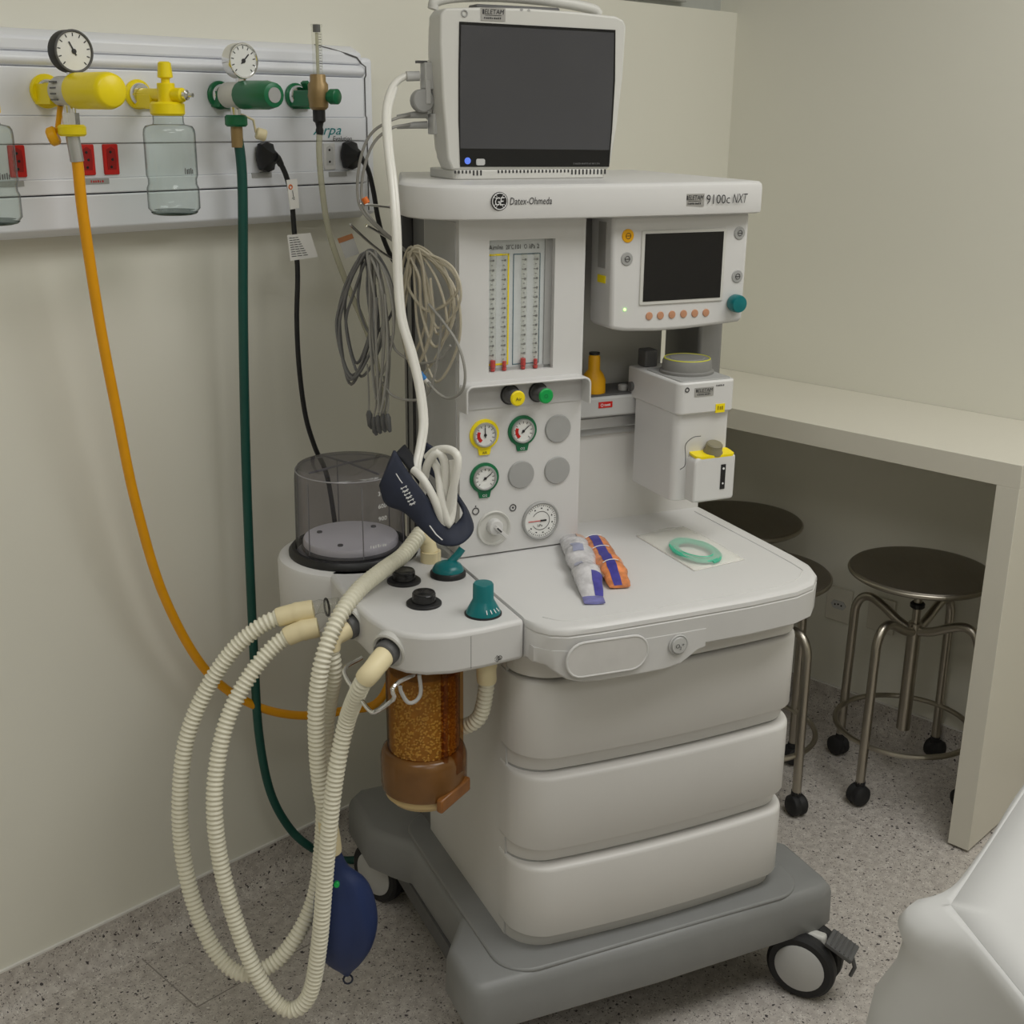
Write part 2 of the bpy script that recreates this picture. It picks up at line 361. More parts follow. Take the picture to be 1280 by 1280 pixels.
# casters
def caster(cx, cy, yaw, face):
    c = np.array([cx, cy, .0625]); ax = np.array([math.cos(yaw), math.sin(yaw), 0]); fw = np.array([-ax[1], ax[0], 0])
    fk = part('caster', MB().obox(c + (0, 0, .03), ax, fw, (0, 0, 1), .010, .034, .03).cyl((cx + fw[0] * .02, cy + fw[1] * .02, .09), (0, 0, 1), .018, .034, 16), WHITE2, AM, bevel=.006)
    for s in (-1, 1):
        wc = c + ax * s * .022
        wh = part('wheel', MB().lathe([(.040, -.012), (.056, -.013), (.0615, -.008), (.0625, 0), (.0615, .008), (.056, .013), (.040, .012)], wc, ax, 36), RUBBER, fk)
        part('hub', MB().lathe([(.045, 0), (.045, .0135), (.042, .0155), (.0, .017)], wc, ax * s, 32), GREYL, fk)
    br = MB(); q = c + np.array([0, 0, .045]) - fw * face * .062
    br.obox(q + (0, 0, .004), ax, unit(fw + np.array([0, 0, .42 * face])), unit(np.array([0, 0, 1]) - fw * .42 * face), .024, .026, .004)
    for k in range(5):
        br.obox(q + fw * face * (-.018 + .008 * k) * 1 + np.array([0, 0, .009 + (.42 * (-.018 + .008 * k))]), ax, fw, (0, 0, 1), .023, .0015, .002)
    br.tube([q - fw * face * .018 + np.array([0, 0, -.004]), q - fw * face * .026 + np.array([0, 0, -.03]), q - fw * face * .02 + np.array([0, 0, -.05])], .004, 8)
    part('brake_pedal', br, GREYD, fk, bevel=.0015)
    return fk
caster(1.262, 1.478, math.radians(35), 1)
caster(.70, 1.60, math.radians(-12), 1)
caster(.664, 2.045, math.radians(25), 1)
caster(1.27, 2.06, math.radians(200), 1)
# cabinet and drawers
cab = part('cabinet', MB().prism([(.714, 1.576), (1.222, 1.576), (1.222, 1.925), (.714, 1.925)], .198, .745), CABW, AM, bevel=.004)
part('seam', MB().box(.7128, .7142, 1.576, 1.5775, .21, .74), GREYL, cab)
def drawer(z0, z1):
    rings = []
    for z, d in ((z0, .019), (z0 + .002, .0175), (z0 + .022, .0150), (z0 + .0255, .0125), (z0 + .028, .002), (z0 + .031, 0), (z1 - .008, 0), (z1 - .003, .0016), (z1 - .0008, .005), (z1, .010)):
        dd = d if z < (z0 + z1) / 2 else d
        rings.append([(x, y, z) for x, y in rrect(.712 + d * .15, 1.226 - d * .15, 1.512 + d, 1.6, (.058, .045, .002, .002), 8, bow=.014)])
    part('drawer', MB().loft(rings), CABW, AM, smooth=50)
for z0, z1 in ((.5285, .686), (.3665, .5245), (.206, .3625)): drawer(z0, z1)
part('drawer_housing', MB().prism(rrect(.716, 1.222, 1.535, 1.6, (.05, .04, .002, .002), 8, bow=.012), .2, .735), GREYM, AM)
part('top_band', MB().prism(rrect(.713, 1.224, 1.515, 1.6, (.058, .045, .002, .002), 8, bow=.013), .692, .742), CABW, AM, bevel=.002)
# worktop
wt_front = [(.7092, 1.502), (.714, 1.479), (.728, 1.459), (.752, 1.447), (.80, 1.443), (.94, 1.4405), (1.06, 1.4405), (1.15, 1.447), (1.192, 1.462), (1.222, 1.492), (1.238, 1.53), (1.242, 1.58)]
def wt_poly(d, zz):
    P = wt_front + [(1.242, 1.868), (.7092, 1.868)]; n = len(P); out = []
    for i in range(n):
        a, b, c = [np.array(P[(i + k) % n]) for k in (-1, 0, 1)]
        t = unit(c - a); q = b + d * np.array([-t[1], t[0]])
        if i == 0: q = np.array([.7092, b[1] + d])
        if i >= n - 2: q = b + (np.array([-d, 0]) if i == n - 2 else 0)
        out.append((q[0], q[1], zz))
    return out
wt = part('worktop', MB().loft([wt_poly(.006, .738), wt_poly(.001, .742), wt_poly(0, .785), wt_poly(.0015, .7865), wt_poly(.0015, .788), wt_poly(0, .789), wt_poly(.001, .795), wt_poly(.005, .799), wt_poly(.010, .80)]), WHITE, AM, smooth=35)
inner = [(.735, 1.50), (.76, 1.475), (.82, 1.468), (1.06, 1.466), (1.15, 1.474), (1.195, 1.50), (1.212, 1.55), (1.214, 1.845), (.735, 1.845)]
rim = MB(); ip = [(x, y, .8002) for x, y in inner[:8]]; rim.tube(spline(ip, 8), .0013, 6); part('tray_edge', rim, WHITE, wt)
ap = [AMY(u, v, 1.452) for u, v in ((676, 815), (686, 835), (695, 842), (706, 848), (722, 850.5), (745, 848.5), (800, 839), (828, 833), (846, 826), (858, 817), (866, 810), (876, 806), (878, 796))]
wf = sorted(wt_front[1:9]); bot = sorted(ap[1:12]); cols = []
for x in np.linspace(bot[0][0] - .012, bot[-1][0], 40):
    y = float(np.interp(x, [q[0] for q in wf], [q[1] for q in wf])) - .0006
    zb0 = float(np.interp(x, [bot[0][0] - .012] + [q[0] for q in bot], [.741] + [q[1] for q in bot])); zb0 = min(zb0, .741)
    cols.append([(x, y, .765), (x, y, zb0 + .003), (x, y + .003, zb0), (x, y + .05, zb0), (x, y + .05, .765)])
apr = part('apron', MB().loft(cols), WHITE, AM, smooth=35)
def pill(u0, v0, u1, v1, hh, n=10):
    a = np.array(AMY(u0, v0, 1.438)); b = np.array(AMY(u1, v1, 1.438)); d = unit(b - a); p = np.array([-d[1], d[0]]); out = []
    for k in range(n + 1): t = math.pi / 2 + math.pi * k / n; out.append(tuple(a + hh * (math.cos(t) * d + math.sin(t) * p)))
    for k in range(n + 1): t = -math.pi / 2 + math.pi * k / n; out.append(tuple(b + hh * (math.cos(t) * d + math.sin(t) * p)))
    return out
pp = pill(729, 825, 790, 816, .0265)
part('handle_rim', MB().tube([(x, 1.4385, z) for x, z in pp + pp[:1]], .0022, 8), WHITE, apr)
pp = pill(729, 825, 790, 816, .0255)
part('handle_panel', MB().prism(pp, 1.4372, 1.4395, 'y'), mat('handle_inset', (214, 212, 209), .4), apr)
bx_, bz_ = AMY(848, 806, 1.438)
bt = part('oxygen_button', MB().lathe([(.0165, 0), (.0165, .001), (.0150, .002), (.0142, .0005), (.0128, .0005), (.0122, .0045), (.0, .005)], (bx_, 1.4385, bz_), (0, -1, 0), 28), GREYL, AM)
part('lettering', MB().text('O', (bx_ - .0075, 1.4330, bz_ - .003), (1, 0, 0), (0, 0, 1), .007).text('2', (bx_ - .0005, 1.4330, bz_ - .006), (1, 0, 0), (0, 0, 1), .003).text('+', (bx_ + .003, 1.4330, bz_ - .0005), (1, 0, 0), (0, 0, 1), .004), INK, bt)
# rear frame
part('post', MB().prism([(.719, 1.927), (.78, 1.927), (.78, 2.045), (.719, 2.045)], .20, 1.348), POST, AM, bevel=.006)
gr = MB()
for y in (1.985, 1.993, 2.022): gr.box(.7178, .7195, y, y + .0035, .205, 1.345)
part('post_groove', gr, GROOVE, AM)
part('post', MB().prism([(1.194, 1.832), (1.243, 1.832), (1.243, 1.95), (1.194, 1.95)], 1.0, 1.348), POST, AM, bevel=.006)
part('back_panel', MB().box(.78, 1.236, 1.868, 1.93, .738, 1.0), CABW, AM, bevel=.002)
part('rear_wall', MB().box(.78, 1.176, 1.93, 2.0, .8, 1.35), WHITE2, AM)
# vaporiser rail
rl = part('manifold', MB().box(.93, 1.192, 1.842, 1.93, .998, 1.034), GREYL, AM, bevel=.004)
part('rail', MB().box(.93, 1.192, 1.855, 1.93, .974, .995), ALU, AM, bevel=.003)
part('rail_groove', MB().box(.93, 1.192, 1.862, 1.92, .962, .974), GREYM, AM)
x, z = AMY(757, 506, 1.842); part('warning_label', MB().box(x - .014, x + .013, 1.841, 1.843, z - .005, z + .0055), RED, rl)
part('lettering', scrib(MB().ring((x - .0075, 1.8408, z), (0, 1, 0), .0024, .0005, 12, 5), (x - .003, 1.8407, z - .002), (1, 0, 0), .012, .004, 4), INKW, rl)
part('top_plate', MB().box(.94, 1.19, 1.846, 1.925, 1.034, 1.037), GREYD, rl)
part('rail_knob', MB().cyl((1.062, 1.865, 1.036), (0, 0, 1), .0085, .012, 16, .002), GREYM, rl)
yb = at('M', 745, 490, y=1.862)
part('port_plug', MB().lathe([(.021, 0), (.021, .022), (.017, .032), (.0105, .04), (.0105, .062), (.009, .064), (.009, .066)], (yb[0], 1.872, 1.037), (0, 0, 1), 20), ORY, rl)
part('plug_tip', MB().cyl((yb[0], 1.872, 1.103), (0, 0, 1), .0095, .004, 16), BLACK, rl)
# flowmeter column
col = part('flowmeter_housing', MB().box(.716, .766, CY, 1.925, .803, 1.348).box(.879, .9325, CY, 1.925, .803, 1.348).box(.766, .879, CY, 1.925, 1.313, 1.348).box(.766, .879, CY, 1.925, .803, 1.107), WHITE, AM, bevel=.0)
part('side_cover', MB().box(.7145, .717, CY + .012, 1.918, .81, 1.34), GREYL, col)
fw_ = part('flow_backplate', MB().box(.766, .879, CY + .012, CY + .02, 1.107, 1.313), mat('scale_plate', (206, 210, 210), .4), col)
part('window_jamb', MB().box(.8665, .879, CY + .0095, CY + .0125, 1.107, 1.313).box(.766, .879, CY + .0095, CY + .0125, 1.107, 1.112), GREYM, col)
def outline(mb, x0, x1, z0, z1, w, y, sides='lrtb'):
    if 'l' in sides: mb.box(x0, x0 + w, y, y + .0006, z0, z1)
    if 'r' in sides: mb.box(x1 - w, x1, y, y + .0006, z0, z1)
    if 't' in sides: mb.box(x0, x1, y, y + .0006, z1 - w, z1)
    if 'b' in sides: mb.box(x0, x1, y, y + .0006, z0, z0 + w)
    return mb
yl = CY + .0112
part('yellow_frame', outline(MB(), .766, .805, 1.116, 1.291, .0028, yl, 'rtb'), YEL, fw_)
part('blue_frame', outline(MB(), .812, .859, 1.115, 1.290, .0012, yl), mat('frame_slate', (80, 110, 122), .5), fw_)
tk = MB()
for i, (xx, big) in enumerate(((.778, 1), (.798, 0), (.833, 1), (.8535, 0))):
    for k in range(22):
        zz = 1.125 + k * .0074; wd = .006 if k % 2 else .0034
        tk.box(xx - wd, xx - .0008, yl - .0002, yl + .0004, zz, zz + .0007)
        if k % 2: tk.box(xx - .0012, xx + .0016, yl - .0002, yl + .0004, zz - .0012, zz + .0018)
part('scale_marks', tk, mat('faint_print', (120, 120, 122), .6), fw_)
lt = MB()
for s_, xx, ww in (('Air', .770, .011), ('ml/min', .781, .013), ('20°C', .799, .013), ('101', .815, .009), ('O', .830, .005), ('kPa', .839, .010), ('2', .852, .004)):
    lt.text(s_, (xx, yl - .0003, 1.2975), (1, 0, 0), (0, 0, 1), ww, .007)
part('lettering', lt, INK, fw_)
for xx, fr_ in ((.776, .0042), (.796, .003), (.829, .0042), (.851, .003)):
    part('flow_tube', MB().cyl((xx, CY + .007, 1.109), (0, 0, 1), .0046, .182, 12), CLEAR, col)
    part('float', MB().cyl((xx, CY + .007, 1.114), (0, 0, 1), fr_, .011 if fr_ > .0035 else .0085, 12).cyl((xx, CY + .007, 1.108), (0, 0, 1), .0035, .005, 12), REDP, col)
# hood over the flow knobs
HX0, HX1, HZ0, HZ1 = .7155, .935, 1.050, 1.0945
o1 = [(HX0, HZ0)] + [p for p in rrect(HX0, HX1, 1.0, HZ1, .012, 5)[12:24]][::-1] + [(HX1, HZ0)]
i1 = [(HX0 + .0035, HZ0)] + [p for p in rrect(HX0 + .0035, HX1 - .0035, 1.0, HZ1 - .0035, .009, 5)[12:24]][::-1] + [(HX1 - .0035, HZ0)]
def archband(mb, y0, y1, depth_fn=None):
    n = len(o1); R = []
    for yy in (y0, y1): R.append([(x, yy, z) for x, z in o1] + [(x, yy, z) for x, z in i1[::-1]])
    return mb.loft(R)
hood = part('knob_hood', archband(MB(), CY - .03, CY + .001), WHITE, AM, bevel=.0012)
part('hood_back', MB().box(.718, .9325, CY - .002, CY + .001, 1.050, 1.092), mat('hood_inside', (206, 205, 204), .5), hood)
for (u, v), cm in (((637, 493), YEL), ((672, 490), GRNB)):
    x, z = AMY(u, v, CY - .002)
    k = part('flow_knob', MB().lathe([(.0145, -.0), (.0145, .004), (.013, .005), (.0125, .026), (.0115, .028)], (x, CY - .002, z), (0, -1, 0), 24), GREYD, AM)
    part('collar', MB().cyl((x, CY - .0015, z), (0, -1, 0), .0165, .004, 24, .001), BLACK, k)
    part('cap', MB().lathe([(.0115, 0), (.0125, .002), (.0125, .004), (.0105, .006), (0, .0065)], (x, CY - .030, z), (0, -1, 0), 24), cm, k)
    part('lettering', MB().text('Air' if cm is YEL else 'O', (x - .005, CY - .0369, z - .003), (1, 0, 0), (0, 0, 1), .010 if cm is YEL else .007), INK if cm is YEL else GRN, k)
# gauges
def gauge(u, v, cm, ang, red, yy=CY):
    x, z = AMY(u, v, yy); c = (x, yy, z)
    g = part('gauge', MB().lathe([(.0255, 0), (.0255, .0025), (.0245, .003)], c, (0, -1, 0), 32).prism([(x - .012, z - .020), (x + .012, z - .020), (x + .009, z - .0335), (x - .009, z - .0335)], yy - .0028, yy, 'y'), cm, AM)
    part('bezel', MB().lathe([(.0205, .002), (.0205, .006), (.0192, .008), (.0176, .008), (.0170, .005)], c, (0, -1, 0), 32, cap=False), ALU, g)
    part('dial', MB().cyl((x, yy - .002, z), (0, -1, 0), .0178, .003, 32), DIAL, g)
    tk = MB()
    for k in range(11):
        a = math.radians(225 - 27 * k); e = np.array([math.cos(a), 0, math.sin(a)]); tk.obox(np.array([x, yy - .0053, z]) + e * .0145, e, (0, 1, 0), np.cross(e, (0, 1, 0)), .0018, .0002, .0004)
    part('scale_marks', tk, INK, g)
    if red:
        rm = MB()
        for k in range(4):
            a = math.radians(225 - 20 * k); e = np.array([math.cos(a), 0, math.sin(a)]); rm.obox(np.array([x, yy - .0055, z]) + e * .0115, e, (0, 1, 0), np.cross(e, (0, 1, 0)), .0026, .0002, .0026)
        part('red_zone', rm, RED, g)
    a = math.radians(ang); e = np.array([math.cos(a), 0, math.sin(a)])
    part('needle', MB().obox(np.array([x, yy - .0062, z]) + e * .004, e, (0, 1, 0), np.cross(e, (0, 1, 0)), .0085, .0003, .0007).cyl((x, yy - .0055, z), (0, -1, 0), .0024, .001, 12), INK, g)
    part('lettering', MB().text('AIR' if cm is YEL else 'O2', (x - .004, yy - .0031, z - .0315), (1, 0, 0), (0, 0, 1), .008, .004), INK if cm is YEL else INKW, g)
gauge(605, 543, YEL, 92, True); gauge(652.5, 538, GRN, 42, True); gauge(605, 597, GRN, 35, False)
for u, v in ((697, 535.5), (651, 593), (696, 587.5)):
    x, z = AMY(u, v, CY); part('blank_cover', MB().lathe([(.0235, 0), (.0235, .0015), (.0222, .0035), (.0, .004)], (x, CY, z), (0, -1, 0), 36), GREYM, AM)
x, z = AMY(675, 650, CY)
g = part('airway_gauge', MB().lathe([(.0335, 0), (.0335, .004), (.0315, .0055), (.0295, .0045)], (x, CY, z), (0, -1, 0), 40, cap=False), GREYM, AM)
part('dial', MB().cyl((x, CY, z), (0, -1, 0), .0298, .003, 40), DIAL, g)
tk = MB()
for k in range(36):
    a = math.radians(-125 + 290 * k / 35 - 20); e = np.array([math.cos(a), 0, math.sin(a)]); q = np.cross(e, (0, 1, 0)); c = np.array([x, CY - .0032, z])
    tk.obox(c + e * .0262, e, (0, 1, 0), q, .0017 if k % 3 == 0 else .0010, .0002, .0004)
    tk.obox(c + e * .0160, e, (0, 1, 0), q, .0004, .0002, .0016)
    if k % 4 == 0: tk.obox(c + e * .0216, e, (0, 1, 0), q, .0009, .0002, .0014)
tk.text('kPa', (x - .006, CY - .0033, z - .0105), (1, 0, 0), (0, 0, 1), .009)
part('scale_marks', tk, INK, g)
part('needle', MB().box(x - .023, x, CY - .0042, CY - .0036, z - .0005, z + .0005), RED, g)
part('needle_tail', MB().box(x - .001, x + .010, CY - .0045, CY - .0036, z - .0013, z + .0013), INK, g)
# main switch
x, z = AMY(617, 660, CY)
sw = part('system_switch', MB().lathe([(.0300, 0), (.0300, .002), (.0285, .0035), (.0260, .0025), (.0245, .0004), (0, .0004)], (x, CY, z), (0, -1, 0), 36), WHITE2, AM)
part('switch_knob', MB().lathe([(.0135, 0), (.0130, .010), (.0115, .0125), (0, .013)], (x, CY, z + .004), (0, -1, 0), 24).obox((x + .007, CY - .0155, z - .003), (1, 0, -1), (0, 1, 0), (1, 0, 1), .0145, .004, .0032), WHITE, sw, bevel=.001)
part('pointer', MB().obox((x + .002, CY - .0198, z + .002), (1, 0, -1), (0, 1, 0), (1, 0, 1), .0055, .0003, .0012), INK, sw)
for u, v, k in ((594.5, 639, 0), (641, 634.5, 1)):
    xx, zz = AMY(u, v, CY); mk = MB().ring((xx, CY - .0006, zz), (0, 1, 0), .0055, .0008, 24, 6)
    if k: mk.cyl((xx, CY - .0003, zz), (0, -1, 0), .0016, .0006, 12)
    else: mk.cyl((xx, CY - .0003, zz + .0085), (0, -1, 0), .0011, .0006, 10)
    part('switch_mark', mk, INK, AM)
# top shelf
sp = [(.76, 2.17), (.712, 2.03), (.675, 1.93), (.652, 1.868), (.648, 1.825), (.657, 1.786), (.682, 1.757), (.718, 1.7415), (.775, 1.7335), (.92, 1.7265), (1.08, 1.7265), (1.20, 1.7325), (1.238, 1.739), (1.2455, 1.75), (1.247, 1.78), (1.247, 2.13), (1.23, 2.17)]
def shp(d, z):
    n = len(sp); out = []
    for i in range(n):
        a, b, c = [np.array(sp[(i + k) % n]) for k in (-1, 0, 1)]; t = unit(c - a); q = b + d * np.array([-t[1], t[0]]); out.append((q[0], q[1], z))
    return out
sh = part('shelf', MB().loft([shp(.006, 1.346), shp(.001, 1.348), shp(0, 1.352), shp(0, 1.388), shp(.0015, 1.393), shp(.006, 1.3965), shp(.014, 1.3975)]), WHITE, AM, smooth=35)
def shelf_y(x): return float(np.interp(x, [q[0] for q in sp[5:13]], [q[1] for q in sp[5:13]]))
x, z = AMY(623.5, 251.5, 1.737)
lg = part('emblem', MB().lathe([(.0135, 0), (.0135, .0012), (0, .0014)], (x, shelf_y(x) + .0003, z), (-.05, -1, 0), 32), BLACK, sh); ey_ = shelf_y(x) - .0014
em = MB().ring((x, ey_, z), (0, 1, 0), .0118, .0007, 28, 6).text('G', (x - .0078, ey_, z - .0058), (1, 0, 0), (0, 0, 1), .0085, .0118, shear=.2).text('E', (x + .0002, ey_, z - .0058), (1, 0, 0), (0, 0, 1), .0068, .0118, shear=.2)
for k in range(4):
    a = math.radians(45 + 90 * k); em.ring((x + .0095 * math.cos(a), ey_, z + .0095 * math.sin(a)), (0, 1, 0), .0022, .0004, 10, 5)
part('emblem_mark', em, INKW, sh)
x, z = AMY(637.5, 256, 1.732); x2, _ = AMY(690, 254, 1.729)
part('lettering', MB().text('Datex-Ohmeda', (x, shelf_y(x) - .0006, z), (x2 - x, shelf_y(x2) - shelf_y(x), 0), (0, 0, 1), x2 - x, .0105, shear=.15), INK, sh)
x, z = AMY(882, 255, 1.7285); x2, _ = AMY(912, 254, 1.7285); x3, _ = AMY(934, 252, 1.7285)
part('lettering', MB().text('9100c', (x, 1.7270, z), (1, .03, 0), (0, 0, 1), x2 - x, .0145), INK, sh)
part('lettering', MB().text('NXT', (x2 + .005, 1.7282, z + .0005), (1, .05, 0), (0, 0, 1), x3 - x2 - .004, .0145, shear=.25), INK, sh)
def sticker(parent, x0, x1, z0, z1, y, ry=0):
    rv = unit((1, ry, 0)); w_ = x1 - x0; h_ = z1 - z0
    part('sticker', MB().obox((x0 + w_ / 2, y, (z0 + z1) / 2), rv, (0, 1, 0), (0, 0, 1), w_ / 2, .0004, h_ / 2), STICK, parent)
    o_ = np.array((x0, y - .0007, z0)); m_ = MB().text('ELETAM', o_ + rv * w_ * .14 + np.array((0, 0, h_ * .52)), rv, (0, 0, 1), w_ * .8, h_ * .36, shear=.15)
    m_.obox(o_ + rv * w_ * .5 + np.array((0, 0, h_ * .42)), rv, (0, 1, 0), (0, 0, 1), w_ * .34, .0002, h_ * .018)
    m_.obox(o_ + rv * w_ * .09 + np.array((0, 0, h_ * .68)), rv, (0, 1, 0), (0, 0, 1), w_ * .03, .0002, h_ * .18)
    scrib(m_, o_ + rv * w_ * .12 + np.array((0, 0, h_ * .14)), rv, w_ * .72, h_ * .15, 9)
    part('lettering', m_, INK, parent)
x, z = AMY(856.5, 258, 1.7265); x2, z2 = AMY(881, 242, 1.7265); sticker(sh, x, x2, z, z2, 1.7272)
# ventilator display
DY = 1.758
dsp_prof = [AMY(u, v, DY) for u, v in ((768, 276), (768, 407), (770, 412), (790, 415), (830, 415.5), (870, 412), (900, 408), (929, 404), (934, 400), (936.5, 276))]
dx0 = .972; dx1 = 1.231
dpoly = [(dx0, 1.3465), (dx0 + .002, 1.172), (dx0 + .006, 1.1655), (dx0 + .03, 1.1615), (dx0 + .09, 1.158), (dx0 + .15, 1.1585), (dx0 + .21, 1.1615), (dx1 - .008, 1.1645), (dx1 - .001, 1.170), (dx1, 1.3465)]
dp = part('display', MB().prism(dpoly, DY, DY + .075, 'y'), WHITE, AM, bevel=.006, seg=3)
part('display_arm', MB().box(1.03, 1.17, DY + .07, 1.935, 1.20, 1.34), GREYM, AM, bevel=.006)
x0, z0 = AMY(802.5, 377, DY); x1, z1 = AMY(904, 289, DY)
part('screen_frame', MB().prism(rrect(x0 - .006, x1 + .006, z0 - .006, z1 + .005, .003), DY - .0022, DY + .001, 'y'), WHITE2, dp, bevel=.001)
part('screen', MB().box(x0, x1, DY - .0028, DY, z0, z1), SCREEND, dp)
for u, v in ((811.3, 395), (825.3, 394.3), (839.8, 393.3), (854.3, 392.3), (868.3, 391.6), (882.2, 390.8)):
    x, z = AMY(u, v, DY); part('menu_key', MB().lathe([(.0066, 0), (.0066, .001), (.0058, .002), (0, .0023)], (x, DY + .0002, z), (0, -1, 0), 20), COPPER, dp)
for u, v, cm in ((784.7, 294.8, YEL), (783.4, 323.6, GREYM), (924.2, 291.2, GREYM), (921.3, 345.3, GREYM)):
    x, z = AMY(u, v, DY)
    k = part('silence_key' if cm is YEL else 'key', MB().lathe([(.0108, 0), (.0108, .001), (.0098, .002), (0, .0024)], (x, DY + .0002, z), (0, -1, 0), 24), ORY if cm is YEL else cm, dp)
    if cm is YEL: k.data.transform(Matrix.Translation((0, 0, 0)))
mk = MB()
for u, v in ((784.7, 294.8), (783.4, 323.6), (924.2, 291.2), (921.3, 345.3)):
    x, z = AMY(u, v, DY); mk.ring((x, DY - .0026, z), (0, 1, 0), .0045, .0004, 12, 5).box(x - .004, x + .004, DY - .003, DY - .0022, z - .0004, z + .0004)
part('key_marks', mk, INK, dp)
x, z = AMY(921.5, 379.5, DY - .012); part('control_knob', MB().lathe([(.0135, 0), (.0150, .004), (.0148, .016), (.0135, .0195), (0, .021)], (x, DY - .001, z), (0, -1, 0), 28), TEAL, dp)
x, z = AMY(780.8, 387, DY); part('power_led', MB().ball((x, DY - .0003, z), .0022, 12), LED, dp)
part('side_label', MB().box(dx0 - .0008, dx0 + .001, DY + .02, DY + .045, 1.262, 1.335), STICK, dp)
part('side_label', MB().box(dx0 - .0008, dx0 + .001, DY + .02, DY + .045, 1.238, 1.25), YEL, dp)

# ---------------- breathing system arm
bp_ = [(.7075, 1.5025), (.7075, 1.78), (.66, 1.86), (.50, 1.80), (.497, 1.735), (.497, 1.68), (.502, 1.60), (.512, 1.553), (.530, 1.522), (.555, 1.5035), (.59, 1.494), (.64, 1.4945)]
blk = part('breathing_block', MB().prism(bp_, .737, .80), WHITE, AM, bevel=.007, seg=3)
part('seam', MB().box(.6195, .6202, 1.4942, 1.4955, .742, .792), GREYD, blk)
ar = MB(); x, z = AMY(618, 823, 1.5); 
ar.tube([(x - .008, 1.4968, z + .004), (x - .008, 1.4968, z - .004), (x - .0055, 1.4968, z - .0015)], .0005, 5).tube([(x - .008, 1.4968, z - .004), (x - .0105, 1.4968, z - .0015)], .0005, 5)
ar.tube([(x - .002, 1.497, z), (x + .003, 1.497, z + .005), (x + .008, 1.497, z), (x + .003, 1.497, z - .005), (x - .002, 1.497, z)], .0005, 5).ring((x + .003, 1.497, z), (0, 1, 0), .0018, .0005, 12, 5).ring((x + .0075, 1.497, z + .001), (0, 1, 0), .003, .0005, 12, 5)
part('lettering', ar, INK, blk)
# bellows
BX, BY = .565, 1.885
part('bellows_housing', MB().lathe([(.118, .70), (.121, .705), (.122, .79), (.119, .797), (.112, .80)], (BX, BY, 0), (0, 0, 1), 48), WHITE, AM)
hs = part('bellows_ring', MB().lathe([(.103, .80), (.103, .806), (.098, .812), (.092, .812), (.092, .80)], (BX, BY, 0), (0, 0, 1), 48, cap=False), BLACK, AM)
dome = part('bellows_dome', MB().lathe([(.0915, .808), (.0905, .83), (.089, .925), (.088, .938), (.084, .946), (.075, .9485), (.035, .9505), (.001, .951)], (BX, BY, .003), (0, 0, 1), 56, cap=False), SMOKE, AM, smooth=50)
rb = MB()
for k in range(6):
    a = 2 * math.pi * k / 6 + .45; rb.tube([(BX + .0905 * math.cos(a), BY + .0905 * math.sin(a), .815), (BX + .0887 * math.cos(a), BY + .0887 * math.sin(a), .935)], .0010, 6)
for a in (.35, 1.92): rb.tube([(BX + .078 * math.cos(a), BY + .078 * math.sin(a), .9495), (BX, BY, .952), (BX - .078 * math.cos(a), BY - .078 * math.sin(a), .9495)], .0018, 6)
part('dome_rib', rb, mat('dome_edge_grey', (120, 118, 122), .3), dome)
part('dome_rim', MB().ring((BX, BY, .943), (0, 0, 1), .0868, .0013, 56, 6), mat('dome_rim_grey', (150, 148, 150), .2), dome)
mk = MB()
for i, (s_, zz) in enumerate((('300', .918), ('600', .897), ('900', .876))):
    a = math.radians(-72); e = np.array([math.cos(a), math.sin(a), 0]); t = np.array([-e[1], e[0], 0])
    mk.text(s_, np.array([BX, BY, zz]) + e * .0915 - t * .009, t, (0, 0, 1), .016, .007)
a = math.radians(-82); e = np.array([math.cos(a), math.sin(a), 0]); t = np.array([-e[1], e[0], 0]); scrib(mk, np.array([BX, BY, .833]) + e * .0935 - t * .01, t, .03, .005, 7)
part('lettering', mk, INKW, dome)
bl = part('bellows', MB().lathe([(.072, .812), (.0785, .814), (.079, .823), (.077, .8265), (.0, .828)], (BX, BY, 0), (0, 0, 1), 48), BELL, AM)
part('bellows_fold', MB().ring((BX, BY, .811), (0, 0, 1), .078, .004, 48, 8), GREYD, bl)
pn = MB()
for a in (.5, 2.5, 4.1): pn.cyl((BX + .055 * math.cos(a), BY + .055 * math.sin(a), .8262), (0, 0, 1), .0045, .003, 10)
part('pin', pn, GREYD, bl)
# check valves
for u, v in ((505, 727), (530, 755)):
    p = at('M', u, v, z=.80)
    vv = part('check_valve', MB().lathe([(.0265, 0), (.0265, .003), (.024, .005), (.018, .005)], (p[0], p[1], .80), (0, 0, 1), 36), BLACK, AM)
    part('valve_dome', MB().lathe([(.0185, .003), (.0175, .017), (.015, .0195), (0, .0205)], (p[0], p[1], .80), (0, 0, 1), 32), SMOKED, vv)
    part('valve_disc', MB().lathe([(.014, .004), (.0135, .012), (.008, .013), (0, .013)], (p[0], p[1], .80), (0, 0, 1), 24), GREYD, vv)
    part('valve_rim', MB().ring((p[0], p[1], .8185), (0, 0, 1), .0155, .0014, 28, 6), BLACK, vv)
# bag / ventilator switch
p = at('M', 560, 719, z=.80)
lv = part('bag_switch', MB().lathe([(.0285, 0), (.0285, .006), (.026, .009), (0, .010)], (p[0], p[1], .80), (0, 0, 1), 36), BLACK, AM)
part('lever', MB().lathe([(.0255, .006), (.025, .011), (.021, .018), (.013, .022), (0, .023)], (p[0], p[1], .80), (0, 0, 1), 32).tube([(p[0] + .005, p[1] + .006, .818), (p[0] + .02, p[1] + .008, .829), (p[0] + .028, p[1] + .009, .838)], .0062, 12), TEAL, lv)
